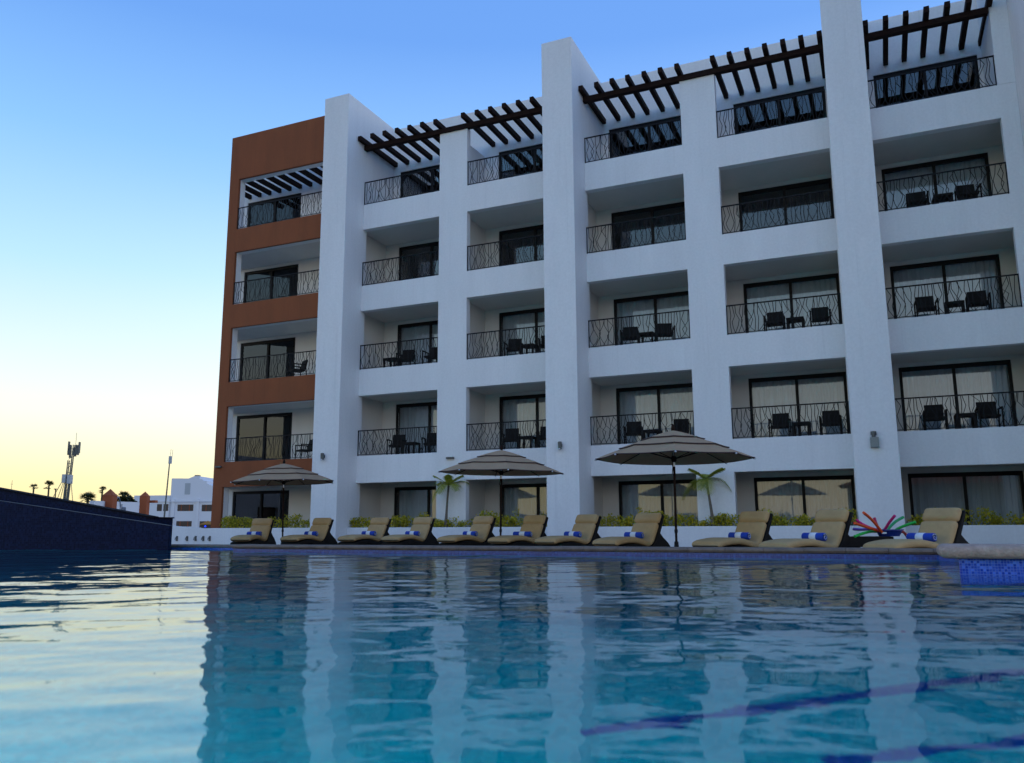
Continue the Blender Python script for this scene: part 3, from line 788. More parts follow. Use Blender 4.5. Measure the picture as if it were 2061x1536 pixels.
# ------------------------------------------------------------------ palms
def frond(mb, base, az, length, rise, droop, leaf=0.36, n=34, rnd=random):
    """pinnate frond: arching rib with leaflets both sides"""
    d = Vector((math.cos(az), math.sin(az), 0)); pts = []
    for i in range(n + 1):
        t = i / n
        pts.append(base + d * (length * (t - 0.12 * t * t)) + Vector((0, 0, rise * t - droop * t * t)))
    mb.tube(pts[::4], [0.012 * (1 - 0.85 * i / len(pts[::4])) for i in range(len(pts[::4]))], 4)
    side = Vector((-d.y, d.x, 0))
    for i in range(3, n + 1):
        t = i / n; l = leaf * math.sin(math.pi * min(1, 0.12 + 0.84 * t)) ** 0.7
        tg = (pts[i] - pts[i-1]).normalized()
        for s in (-1, 1):
            q = (side * s * 0.8 + tg * 0.65 + Vector((0, 0, 0.15 - 0.35 * t))).normalized()
            tip = pts[i] + q * l + Vector((0, 0, -0.22 * l * (0.5 + t))) + Vector((rnd.uniform(-.02, .02), rnd.uniform(-.02, .02), rnd.uniform(-.02, .02)))
            mid = pts[i] + q * l * 0.5
            w = tg * 0.010
            mb.add([pts[i] - w, mid - w * 1.2, tip, mid + w * 1.2, pts[i] + w], [(0, 1, 2, 3, 4)])
def small_palm(x, y, z0, ht, lean, label, seed, nf=13, L=0.62):
    rnd = random.Random(seed)
    t = empty('small_palm', (x, y, z0)); tag(t, label, 'palm', 'small palms in the planters')
    pts = [Vector((lean * (k / 6) ** 1.3, 0, ht * k / 6)) for k in range(7)]
    MB().tube(pts, [0.085, 0.055, 0.045, 0.04, 0.035, 0.035, 0.04], 10).build('trunk', 'trunk', t, smooth=True)
    c = MB(); top = pts[-1]
    for i in range(nf):
        az = 2 * math.pi * i / nf + rnd.uniform(-0.25, 0.25)
        if i % 3 == 0: frond(c, top, az, L * 0.75, 0.50, 0.15, 0.26, rnd=rnd)
        else: frond(c, top, az, L * rnd.uniform(0.85, 1.1), rnd.uniform(0.25, 0.55), rnd.uniform(0.35, 0.95), 0.34, rnd=rnd)
    c.build('crown', 'frond', t)
pa = onY(897, 1062, -0.27); pb = onY(1436, 1058, -0.27)
small_palm(pa.x, -0.27, 0.60, 1.50, 0.10, 'small palm with a grey trunk behind the middle umbrella', 5, 11, 0.78)
small_palm(pb.x, -0.27, 0.60, 1.45, -0.16, 'small palm with a thin trunk just right of the nearest umbrella pole', 9, 10, 0.85)

# ------------------------------------------------------------------ wall lamps on the hotel
def wall_lamp(u, v, y, label, kind):
    q = onY(u, v, y)
    t = empty('wall_lamp', (q.x, y, q.z)); tag(t, label, 'wall lamp', 'lamps on the hotel wall')
    if kind == 'spot':
        MB().box(-0.05, 0.05, -0.02, -0.001, -0.05, 0.05).build('plate', 'greybox', t)
        MB().lathe([(0.001, -0.12), (0.06, -0.12), (0.065, 0.10), (0.05, 0.12), (0.001, 0.12)], 16, (0, -0.10, 0)).build('shade', 'greybox', t, smooth=False)
        MB().lathe([(0.001, -0.03), (0.035, -0.02), (0.045, 0.02), (0.001, 0.04)], 12, (0.0, -0.15, -0.13)).build('bulb', 'steel', t, smooth=True)
        MB().tube([(0, -0.02, -0.02), (0.0, -0.10, -0.02)], 0.02).build('arm', 'greybox', t)
    elif kind == 'bar':
        MB().box(-0.15, 0.15, -0.09, -0.001, -0.035, 0.035).build('housing', 'greybox', t, bevel=0.01)
    elif kind == 'box':
        MB().box(-0.11, 0.11, -0.13, -0.001, -0.22, 0.06).build('housing', M['lampgrey'], t, bevel=0.01)
        MB().lathe([(0.001, 0.062), (0.05, 0.062), (0.05, 0.12), (0.075, 0.125), (0.075, 0.22), (0.001, 0.23)], 16, (-0.01, -0.075, 0)).build('shade', 'greybox', t)
    return t
M['lampgrey'] = mat('grey_green_metal', (0.22, 0.24, 0.22), 0.5)
wall_lamp(1760, 885, -1.172, 'grey box wall lamp with a round cap on the right fin', 'box')
wall_lamp(1129, 897, -1.172, 'small cylinder spot lamp on the middle fin', 'spot')
wall_lamp(652, 919, -1.172, 'small cylinder spot lamp on the left fin', 'spot')
wall_lamp(907, 922, -0.002, 'flat dark bar lamp on the column above the left small palm', 'bar')
wall_lamp(441, 940, -0.002, 'dark lamp at the corner of the terracotta wall', 'bar')

# ------------------------------------------------------------------ loungers and towels
def pad(path, width, thick, nseg=10):
    """soft cushion swept along a side profile (x, z)"""
    P = [Vector((a, b)) for a, b in path]
    # smooth the path (Catmull-Rom)
    S = []
    for i in range(len(P) - 1):
        p0 = P[max(i-1, 0)]; p1 = P[i]; p2 = P[i+1]; p3 = P[min(i+2, len(P)-1)]
        for k in range(5):
            t = k / 5; S.append(0.5 * ((2*p1) + (p2-p0)*t + (2*p0-5*p1+4*p2-p3)*t*t + (3*p1-p0-3*p2+p3)*t**3))
    S.append(P[-1]); n = len(S); mb = MB(); ring = 20
    L = [0]
    for i in range(1, n): L.append(L[-1] + (S[i]-S[i-1]).length)
    for i in range(n):
        d = (S[min(i+1, n-1)] - S[max(i-1, 0)]).normalized(); nr = Vector((-d.y, d.x))
        e = min(L[i], L[-1] - L[i]); k = min(1.0, e / (thick * 0.5)); kk = max(0.05, math.sqrt(max(0, 1 - (1 - k) ** 2)))
        hw = width / 2 - (1 - kk) * thick * 0.3; ht = thick / 2 * kk
        for q in range(ring):
            a = 2 * math.pi * q / ring; c, s_ = math.cos(a), math.sin(a)
            yy = hw * math.copysign(abs(c) ** 0.28, c); zz = ht * math.copysign(abs(s_) ** 0.75, s_)
            p = S[i] + nr * zz; mb.v.append((p.x, yy, p.y))
    for i in range(n - 1):
        for q in range(ring): mb.f.append((i*ring+q, i*ring+(q+1)%ring, (i+1)*ring+(q+1)%ring, (i+1)*ring+q))
    mb.f.append(tuple(range(ring))); mb.f.append(tuple((n-1)*ring + q for q in range(ring))[::-1])
    return mb
def make_lounger():
    r = empty('sun_lounger')
    side = [(-0.86, 0.25), (-0.60, 0.31), (-0.30, 0.33), (0.02, 0.29), (0.26, 0.245), (0.38, 0.27), (0.52, 0.42), (0.83, 0.92), (0.86, 0.935),
            (0.88, 0.90), (0.69, 0.54), (0.80, 0.45), (0.98, 0.34), (1.14, 0.20), (1.22, 0.0), (1.10, 0.0), (0.70, 0.05), (0.36, 0.03), (0.22, 0.05), (0.0, 0.16), (-0.28, 0.22),
            (-0.55, 0.17), (-0.72, 0.02), (-0.80, 0.0), (-0.86, 0.0), (-0.89, 0.14)]
    MB().prism(side, -0.335, 0.335, 'y').build('frame', 'wicker', r, bevel=0.012)
    pad([(-0.95, 0.335), (-0.80, 0.375), (-0.50, 0.405), (-0.22, 0.405), (0.05, 0.365), (0.24, 0.325), (0.36, 0.345), (0.46, 0.44), (0.60, 0.66), (0.655, 0.75)], 0.64, 0.14).build('cushion', 'cushion', r, smooth=True)
    pad([(0.655, 0.75), (0.70, 0.83), (0.755, 0.915), (0.79, 0.97)], 0.64, 0.15).build('headrest', 'cushion', r, smooth=True)
    return r
def make_towel():
    r = empty('rolled_towel'); n = 18
    mb = MB(); prof = []
    for k in range(n):
        a = 2 * math.pi * k / n; prof.append((0.075 * math.cos(a), 0.068 * math.sin(a)))
    def cyl(y0, y1, s):
        mb = MB(); rings = [(y0, 0.82 * s), (y0 + 0.012, s), (y1 - 0.012, s), (y1, 0.82 * s)]
        for yy, sc in rings:
            for a, b in prof: mb.v.append((a * sc, yy, b * sc))
        for i in range(3):
            for k in range(n): mb.f.append((i*n+k, i*n+(k+1)%n, (i+1)*n+(k+1)%n, (i+1)*n+k))
        mb.f.append(tuple(range(n))); mb.f.append(tuple(3*n + k for k in range(n))[::-1])
        return mb
    cyl(-0.235, 0.235, 1.0).build('towel_roll', 'towel_blue', r, smooth=True)
    cyl(-0.085, 0.075, 1.05).build('white_band', 'towel_white', r, smooth=True)
    for sy in (-1, 1):
        sp = MB(); pts = [((0.012 + 0.0042 * k) * math.cos(k * 0.8), sy * 0.238, (0.012 + 0.0040 * k) * math.sin(k * 0.8)) for k in range(12)]
        sp.tube(pts, 0.004, 4).build('rolled_edge', 'towel_white', r)
    return r
lounger0, towel0 = make_lounger(), make_towel()
LOUNGE = [  # u (photo), D, angle between the lounger and the view
    (508, 25.5, 68), (619, 25.0, 53), (735, 24.6, 54), (823, 24.0, 54), (941, 22.3, 54), (1045, 20.8, 54), (1146, 19.7, 54), (1268, 17.7, 54), (1478, 15.9, 54), (1626, 14.4, 54), (1845, 13.4, 54)]
LT = ['leftmost lounger, turned most towards the camera, left of the far umbrella pole', 'second lounger from the left, just right of the far umbrella pole',
      'third lounger from the left, first after the left fin', 'fourth lounger from the left, just left of the left small palm',
      'fifth lounger from the left, just left of the middle umbrella pole', 'sixth lounger from the left, just right of the middle umbrella pole',
      'seventh lounger from the left, in front of the middle fin', 'lounger just left of the nearest umbrella pole',
      'lounger just right of the nearest umbrella pole', 'third lounger from the right end, immediately left of the noodle table',
      'rightmost and nearest lounger, beside the stone spa edge']
LT[8] = 'third lounger from the right end, just right of the nearest umbrella pole'; LT[9] = 'second lounger from the right end, immediately left of the noodle table'
for i, (u, D, phi) in enumerate(LOUNGE):
    c = at(u, 1090, D); o = lounger0 if i == 0 else copy_tree(lounger0)
    vd = Vector((c.x - CAM.x, c.y - CAM.y)).normalized(); pr_ = Vector((vd.y, -vd.x))
    phi += random.uniform(-2.5, 2.5); foot = -pr_ * math.cos(R(phi)) - vd * math.sin(R(phi))
    head = -foot; rz = math.atan2(head.y, head.x)
    o.location = (c.x, c.y, 0.0); o.rotation_euler = (0, 0, rz)
    tag(o, 'tan cushioned ' + LT[i], 'sun lounger', 'tan sun loungers along the pool')
    tw = towel0 if i == 0 else copy_tree(towel0)
    k = 0.16 + random.uniform(-0.04, 0.04)
    tw.location = (c.x + head.x * k, c.y + head.y * k, 0.50); tw.rotation_euler = (0, random.uniform(-0.1, 0.1), rz + random.uniform(-0.12, 0.12)); tw.scale = (1, random.uniform(0.9, 1.06), random.uniform(0.94, 1.05))
    tag(tw, 'blue towel roll with white band on the ' + LT[i].split(',')[0], 'towel', 'rolled blue towels on the loungers')
for o in col.objects:
    if o.name.startswith('rolled_towel') and o.get('label'):
        l = o['label']
        if l.endswith('lounger'): pass

# ------------------------------------------------------------------ umbrellas
def make_umbrella():
    r = empty('patio_umbrella')
    def tier(r0, z0, r1, z1, name, parent):
        mb = MB(); N = 8; sub = 6; rows = 5; vs = []
        for i in range(rows + 1):
            t = i / rows
            for k in range(N):
                for s in range(sub):
                    a0 = 2*math.pi*k/N; a1 = 2*math.pi*(k+1)/N; f = s / sub
                    rr = r0 + (r1 - r0) * t
                    p = Vector((math.cos(a0), math.sin(a0))) * (1-f) + Vector((math.cos(a1), math.sin(a1))) * f
                    sag = math.sin(math.pi * f)
                    p = p * rr * (1 - 0.012 * sag * t)
                    z = z0 + (z1 - z0) * t - 0.012 * math.sin(math.pi * t) * -1 - 0.012 * sag * (rr / 1.57)
                    vs.append((p.x, p.y, z))
        m_ = N * sub; fs = []
        for i in range(rows):
            for q in range(m_): fs.append((i*m_+q, (i+1)*m_+q, (i+1)*m_+(q+1)%m_, i*m_+(q+1)%m_))
        o = mb.add(vs, fs).build(name, 'canopy', parent)
        md = o.modifiers.new('cloth', 'SOLIDIFY'); md.thickness = 0.004
        pts = [Vector(v) for v in vs[rows*m_:]]; pts.append(pts[0])
        MB().tube(pts, 0.011, 4, False).build('piping', 'piping', o)
        return o
    tier(1e-3, 2.60, 0.62, 2.422, 'top_tier', r)
    tier(0.48, 2.436, 1.09, 2.245, 'middle_tier', r)
    tier(0.95, 2.265, 1.575, 2.035, 'canopy', r)
    for k in range(8):
        a = 2*math.pi*k/8; c, s = math.cos(a), math.sin(a)
        MB().tube([(0.04*c, 0.04*s, 2.50), (0.9*c, 0.9*s, 2.225), (1.56*c, 1.56*s, 2.015)], 0.010, 4).build('rib', 'wood', r)
        MB().tube([(0.045*c, 0.045*s, 2.03), (0.80*c, 0.80*s, 2.235)], 0.009, 4).build('strut', 'wood', r)
        MB().lathe([(0.001, -0.022), (0.018, -0.015), (0.022, 0.0), (0.018, 0.015), (0.001, 0.022)], 8, (1.575*c, 1.575*s, 2.02)).build('rib_tip', 'steel', r, smooth=True)
    MB().lathe([(0.001, 0.0), (0.024, 0.0), (0.024, 1.86), (0.02, 1.87), (0.001, 1.87)], 12).build('pole', 'wood', r)
    MB().lathe([(0.019, 1.87), (0.019, 2.55), (0.001, 2.55)], 12).build('upper_pole', 'steel', r)
    MB().lathe([(0.02, 1.96), (0.05, 1.98), (0.055, 2.06), (0.03, 2.08)], 12).build('hub', 'wood', r)
    MB().lathe([(0.001, 2.59), (0.03, 2.60), (0.045, 2.64), (0.03, 2.68), (0.028, 2.70), (0.001, 2.73)], 12).build('finial', 'wood', r, smooth=True)
    MB().tube([(0.03, 0.02, 1.95), (0.06, 0.04, 1.75), (0.055, 0.04, 1.72), (0.04, 0.02, 1.88)], 0.008, 4).build('pull_cord', 'wood', r)
    MB().lathe([(0.024, 0.55), (0.034, 0.57), (0.034, 0.62), (0.024, 0.64)], 12).build('collar', 'bronze', r)
    MB().lathe([(0.001, 0.0), (0.26, 0.0), (0.26, 0.05), (0.08, 0.09), (0.05, 0.12), (0.042, 0.38), (0.026, 0.40)], 20).build('base', 'bronze', r, smooth=False)
    return r
um0 = make_umbrella()
for i, (u, D, lab, rz) in enumerate(((569, 24.6, 'farthest taupe three-tier umbrella, leftmost over the far loungers', 0.35),
                                     (1007, 20.5, 'middle taupe three-tier umbrella, by the left small palm', 0.10),
                                     (1361, 16.3, 'nearest and largest taupe three-tier umbrella, before the right-hand bays', 0.02))):
    c = at(u, 1090, D); o = um0 if i == 0 else copy_tree(um0)
    vd = math.atan2(c.y - CAM.y, c.x - CAM.x)
    o.location = (c.x, c.y, 0); o.rotation_euler = (R((-1.0, 0.8, 0.5)[i]), R((0.8, -0.8, 0.6)[i]), vd + rz)
    tag(o, lab, 'umbrella', 'taupe umbrellas along the pool')

# ------------------------------------------------------------------ noodle table, tub and noodles
tp = at(1728, 1090, 14.7)
tb = empty('coffee_table', (tp.x, tp.y, 0), R(6)); tag(tb, 'low dark wicker table holding the blue tub of pool noodles', 'table')
MB().box(-0.26, 0.55, -0.26, 0.26, 0.32, 0.50).build('table_top', 'wicker', tb, bevel=0.01)
for sx in (-0.22, 0.50):
    for sy in (-0.22, 0.22): MB().box(sx - 0.04, sx + 0.04, sy - 0.03, sy + 0.03, 0, 0.319).build('leg', 'wicker', tb)
tc_ = at(1790, 1079, 14.7)
M['tub'] = mat('blue_plastic', (0.01, 0.03, 0.22), 0.35)
tub = empty('plastic_tub', (tc_.x, tc_.y, 0.502)); tag(tub, 'blue plastic tub on the low table, filled with pool noodles', 'tub')
MB().lathe([(0.001, 0.004), (0.17, 0.0), (0.22, 0.10), (0.25, 0.10), (0.25, 0.12), (0.20, 0.118), (0.16, 0.02), (0.001, 0.02)], 24).build('bowl', 'tub', tub, smooth=False)
MB().box(-0.12, -0.04, -0.245, -0.225, 0.045, 0.075).build('sticker', 'towel_white', tub)
NOODLE = [('orange', (0.75, 0.08, 0.01), [(1775, 1071), (1760, 1052), (1748, 1040), (1738, 1032)], 'long orange pool noodle pointing highest to the upper left'),
          ('pink', (0.80, 0.02, 0.16), [(1768, 1068), (1748, 1061), (1734, 1054), (1724, 1047)], 'bright pink pool noodle pointing left above the orange one'),
          ('orange', (0.72, 0.06, 0.01), [(1770, 1069), (1750, 1063), (1732, 1057), (1720, 1053)], 'short orange pool noodle lying left under the pink one'),
          ('crimson', (0.45, 0.01, 0.06), [(1776, 1072), (1770, 1066), (1764, 1055), (1760, 1043)], 'crimson pool noodle standing up left of centre'),
          ('magenta', (0.55, 0.01, 0.14), [(1776, 1072), (1782, 1064), (1791, 1050), (1801, 1038)], 'magenta pool noodle pointing up to the right'),
          ('green', (0.02, 0.30, 0.09), [(1783, 1072), (1792, 1060), (1804, 1049), (1818, 1041)], 'dark green pool noodle pointing up to the right'),
          ('lime', (0.02, 0.50, 0.06), [(1795, 1073), (1808, 1064), (1824, 1057), (1843, 1051)], 'bright green pool noodle arching low to the right'),
          ('purple', (0.22, 0.10, 0.42), [(1765, 1066), (1750, 1065), (1734, 1066), (1717, 1065)], 'pale purple pool noodle lying level to the left'),
          ('lime', (0.02, 0.45, 0.07), [(1768, 1070), (1752, 1070), (1736, 1074), (1720, 1080)], 'bright green pool noodle drooping to the lower left'),
          ('red', (0.40, 0.03, 0.02), [(1812, 1070), (1818, 1071), (1823, 1076), (1826, 1081)], 'short dark red pool noodle end drooping at the right')]
for i, (cn, cc, pts, lab) in enumerate(NOODLE):
    key = 'foam_' + cn
    if key not in M: M[key] = mat(key, cc, 0.7, bump=(60, 0.3, 0.005))
    D0 = 14.70 + 0.03 * (i - 5)
    P3 = [at(a, b, D0 + 0.10 * k * (1 if i % 2 else -1)) for k, (a, b) in enumerate(pts)]
    # smooth
    S = []
    for k in range(3):
        p0 = P3[max(k-1, 0)]; p1 = P3[k]; p2 = P3[k+1]; p3 = P3[min(k+2, 3)]
        for q in range(5):
            t = q / 5; S.append(0.5 * ((2*p1) + (p2-p0)*t + (2*p0-5*p1+4*p2-p3)*t*t + (3*p1-p0-3*p2+p3)*t**3))
    S.append(P3[-1]); base = S[0].copy()
    nd = MB().tube([p - base for p in S], 0.0245, 12).build('pool_noodle', key, smooth=False)
    nd.location = base
    tag(nd, lab, 'pool noodle', 'foam noodles in the blue tub')

# ------------------------------------------------------------------ far background at the left
M['farwhite'] = mat('far_white_paint', (0.74, 0.74, 0.76), 0.9)
M['brick'] = mat('orange_render', (0.36, 0.09, 0.03), 0.9, noise=(1, 0.15, (1, 1, 1)))
M['farwin'] = mat('brown_window', (0.06, 0.035, 0.025), 0.5)
M['mast'] = mat('grey_steel', (0.09, 0.10, 0.09), 0.6)
M['mastbox'] = mat('antenna_panel', (0.40, 0.43, 0.45), 0.5)
AX = Vector((right.x, right.y, 0)).normalized(); AY = Vector((-back.x, -back.y, 0)).normalized()
def Z(u, v, D): return at(u, v, D).z
def far_root(name, u, D, label, cat, group=None):
    p = at(u, 1050, D); t = empty(name, (p.x, p.y, 0), math.atan2(AX.y, AX.x)); tag(t, label, cat, group); return t
def W(u, u0, D): return (u - u0) * D / FPX       # local x of photo column u
# white two-storey building
D = 145.0
bl = far_root('white_building', 340, D, 'white building with brown windows and a stepped gable, far left of the hotel', 'building')
def Zl(v): return Z(360, v, D)
prof = [(W(340,340,D), 0), (W(440,340,D), 0), (W(440,340,D), Zl(985)), (W(424,340,D), Zl(978)), (W(411.5,340,D), Zl(972.5)), (W(411.5,340,D), Zl(967.5)), (W(405,340,D), Zl(967.5)), (W(402,340,D), Zl(963.5)), (W(397,340,D), Zl(963.5)),
        (W(396.5,340,D), Zl(959)), (W(393,340,D), Zl(957.5)), (W(386,340,D), Zl(957.5)), (W(380,340,D), Zl(960)), (W(374,340,D), Zl(962.5)), (W(340,340,D), Zl(962))]
gable = MB().prism(prof, 0, 8.0, 'y').build('gable_wall', 'farwhite', bl)
MB().box(W(384,340,D), W(392,340,D), 0.5, 1.5, Zl(957.3), Zl(955)).build('chimney_cap', 'mast', bl)
MB().box(W(268,340,D), -0.02, -0.3, 7.0, 0, Zl(996.8)).build('side_wing', 'farwhite', bl)
MB().box(W(268,340,D), W(440,340,D), -0.42, -0.31, Zl(1010), Zl(1008.4)).build('cornice', 'farwhite', bl)
for a, b, t, bo in ((315.5,325.5,1014.5,1028.5),(328.5,338.5,1014.5,1028.5),(355.5,387.5,1015.5,1028.7),(404.5,440,1016,1029.5),(355,386,1049,1060),(402,440,1049.5,1062)):
    wn = MB().box(W(a,340,D), W(b,340,D), -0.325 if b < 340 else -0.02, -0.301 if b < 340 else -0.002, Zl(bo), Zl(t)).build('window', 'farwin', bl)
    if b - a > 20:
        for f in (0.25, 0.75):
            xx = W(a + (b - a) * f, 340, D); MB().box(xx - 0.05, xx + 0.05, -0.05, -0.021, Zl(bo), Zl(t)).build('mullion', 'brick', wn)
MB().box(W(368,340,D), W(379,340,D), -0.03, -0.002, Zl(995), Zl(972)).build('vent_grille', 'mastbox', bl)
for u_ in (347, 396.5): MB().box(W(u_-3,340,D), W(u_+3,340,D), -0.30, -0.003, 0, Zl(1004)).build('pilaster', 'farwhite', bl)
# sign wall between two orange pillars
def pillar(u, wpx, D, vt, label):
    t = far_root('gate_pillar', u, D, label, 'pillar', 'orange pointed pillars by the sign wall')
    h = W(u + wpx / 2, u, D); zt = Z(u, vt, D); ze = zt - 1.35 * h
    MB().box(-h, h, -h, h, 0, ze).build('shaft', 'brick', t)
    MB().add([(-h*1.05,-h*1.05,ze),(h*1.05,-h*1.05,ze),(h*1.05,h*1.05,ze),(-h*1.05,h*1.05,ze),(0,0,zt)], [(0,3,2,1),(0,1,4),(1,2,4),(2,3,4),(3,0,4)]).build('pointed_cap', 'brick', t)
    return t
pillar(217.5, 20.5, 60, 983.5, 'wide orange pillar with a pointed cap at the left end of the sign wall')
p2 = pillar(288.3, 14.6, 78, 989, 'narrow orange pillar with a crossbeam at the right end of the sign wall')
MB().box(W(275, 288.3, 78), W(305, 288.3, 78), 0.5, 1.1, Z(288, 1011.5, 78), Z(288, 1006.5, 78)).build('crossbeam', 'brick', p2)
sw = empty('sign_wall', (0, 0, 0)); tag(sw, 'low white sign wall with a blue ring logo between the orange pillars', 'sign wall')
a0, a1 = at(190, 1008, 56), at(281, 1011, 77); sw.location = (a0.x, a0.y, 0)
dv = Vector((a1.x - a0.x, a1.y - a0.y, 0)); Ls = dv.length; sw.rotation_euler = (0, 0, math.atan2(dv.y, dv.x))
MB().prism([(0, 0), (Ls, 0), (Ls, a1.z), (0, a0.z)], 0, 0.3, 'y').build('wall_panel', 'farwhite', sw)
M['signblue'] = mat('sign_blue', (0.05, 0.12, 0.22), 0.5)
def wall_u(u):   # distance along the sign wall seen at column u
    r_ = at(u, 1020, 1.0) - CAM; d2 = dv.normalized()
    # solve CAM + r t = a0 + d2 s
    det = r_.x * (-d2.y) - r_.y * (-d2.x); bx, by = a0.x - CAM.x, a0.y - CAM.y
    t = (bx * (-d2.y) - by * (-d2.x)) / det; s = (r_.x * by - r_.y * bx) / det
    return s, t
s0_, t0_ = wall_u(236); s1_, _ = wall_u(241.5); zc = Z(236, 1026.5, t0_)
rad = (s1_ - s0_); pts = [(s0_ + rad * math.cos(a), -0.03, zc + rad * 0.75 * math.sin(a)) for a in [2*math.pi*k/24 for k in range(25)]]
MB().tube(pts, 0.045, 5).build('ring_logo', 'signblue', sw)
fc = bpy.data.curves.new('sign_text', 'FONT'); fc.body = 'Tesoro'; fc.size = 0.80; fc.extrude = 0.02
fo = bpy.data.objects.new('sign_lettering', fc); col.objects.link(fo)
bpy.context.view_layer.update()
dg = bpy.context.evaluated_depsgraph_get(); tm = bpy.data.meshes.new_from_object(fo.evaluated_get(dg)); bpy.data.objects.remove(fo)
tm.materials.clear(); tm.materials.append(M['signblue'])
fo = bpy.data.objects.new('sign_lettering', tm); col.objects.link(fo); fo.parent = sw
s2_, t2_ = wall_u(243.5); fo.location = (s2_, -0.03, Z(243.5, 1029, t2_)); fo.rotation_euler = (R(90), 0, 0)
# kiosk roof and blue light by the corner
ks = far_root('small_kiosk', 418.5, 60, 'small orange-roofed kiosk with a blue light beside the terracotta corner', 'kiosk')
zr = Z(418, 1056, 60)
MB().box(-0.35, 0.35, -0.3, 0.3, 0, zr).build('body', 'farwin', ks)
MB().add([(-0.5,-0.4,zr),(0.5,-0.4,zr),(0.5,0.4,zr),(-0.5,0.4,zr),(0,0,zr+0.28)], [(0,3,2,1),(0,1,4),(1,2,4),(2,3,4),(3,0,4)]).build('roof', mat('orange_roof', (0.5, 0.2, 0.02), 0.7), ks)
MB().lathe([(0.001, -0.07), (0.05, -0.05), (0.07, 0), (0.05, 0.05), (0.001, 0.07)], 12, (-0.02, -0.42, Z(418, 1059.5, 60))).build('lamp', emis('blue_lamp', (0.02, 0.06, 1.0), 1.2), ks, smooth=True)
# cell tower
D = 150.0
tw = far_root('cell_tower', 130, D, 'tall lattice antenna tower with panels and a guyed base above the navy wall', 'antenna tower')
def L(u, v): return Vector((W(u, 130, D), 0, Z(u, v, D)))
pl = MB()
for u0, u1, vt in ((124, 127.5, 925), (129.5, 136, 893)):
    b0, t0 = L(u0, 1056), L(u1, vt); b0.z = 0
    for oy in (-0.25, 0.25): pl.tube([b0 + Vector((0, oy, 0)), t0 + Vector((0, oy, 0))], [0.16, 0.09], 6)
pl.tube([L(139, 900), L(139.2, 868)], 0.035, 4)
for k in range(14):
    v = 1040 - k * 9; f = (1056 - v) / 150
    pl.tube([L(124 + 3.5 * f, v), L(129.5 + 6 * f, v - 7 * (k % 2))], 0.05, 4)
pl.build('lattice', 'mast', tw)
an = MB()
for u_, v0, v1, w_ in ((125.5, 886, 914, 0.07), (129.5, 893, 920, 0.10), (127.5, 905, 912, 0.18), (136.5, 899, 914, 0.20), (142, 893, 912, 0.12), (147, 887, 910, 0.09), (144.5, 903, 914, 0.20), (139, 908, 917, 0.22)):
    c0 = L(u_, v1); c1 = L(u_, v0); an.box(c0.x - w_ * 0.7, c0.x + w_ * 0.7, -0.3, 0.3, c0.z, c1.z)
    an.tube([L(136, (v0 + v1) / 2), L(u_, (v0 + v1) / 2)], 0.025, 4)
an.build('antenna_panel', 'mast', tw)
bx = MB()
for u0, u1, v0, v1 in ((119.5, 127, 954, 971), (130, 136.5, 955, 973)):
    a, b = L(u0, v1), L(u1, v0); bx.box(a.x, b.x, -0.5, 0.5, a.z, b.z)
bx.build('equipment_box', 'mastbox', tw)
MB().lathe([(0.001, -0.75), (0.3, -0.75), (0.34, 0), (0.3, 0.75), (0.001, 0.75)], 16, (L(123, 963).x, -0.4, L(123, 963).z)).build('drum', 'mastbox', tw)
gy = MB()
for ub, ut in ((98, 118), (110, 121), (117, 123), (143, 136)):
    b0 = L(ub, 1010); t0 = L(ut, 968 if ub != 143 else 968); dz = t0 - b0; gy.tube([t0, t0 - dz * (t0.z / dz.z)], 0.06, 4)
gy.build('guy_wire', 'mast', tw)
# slim mast
D = 120.0
ms = far_root('slim_mast', 329, D, 'slim grey pole with one panel and two whips beside the white building', 'mast')
def L2(u, v): return Vector((W(u, 329, D), 0, Z(u, v, D)))
b0 = L2(329, 1056); b0.z = 0
MB().tube([b0, L2(333.5, 930)], [0.13, 0.09], 8).build('pole', 'mast', ms)
a = L2(333.5, 932); MB().box(a.x - 0.12, a.x + 0.28, -0.15, 0.15, a.z, L2(334, 916.5).z).build('antenna_panel', 'mastbox', ms)
MB().tube([L2(334.2, 917), L2(334.8, 902)], 0.025, 4).tube([L2(338, 917), L2(338.6, 903)], 0.025, 4).build('whip_antenna', 'mast', ms)
# far thin mast
D = 200.0
fm = far_root('thin_mast', 16.5, D, 'very thin distant mast at the far left above the navy wall', 'mast')
MB().tube([(0, 0, 0), (0, 0, Z(16.5, 966, D))], [0.10, 0.05], 4).build('pole', 'mast', fm)
MB().tube([(-0.3, 0, Z(16.5, 974, D)), (0.3, 0, Z(16.5, 974, D))], 0.04, 4).build('crossarm', 'mast', fm)

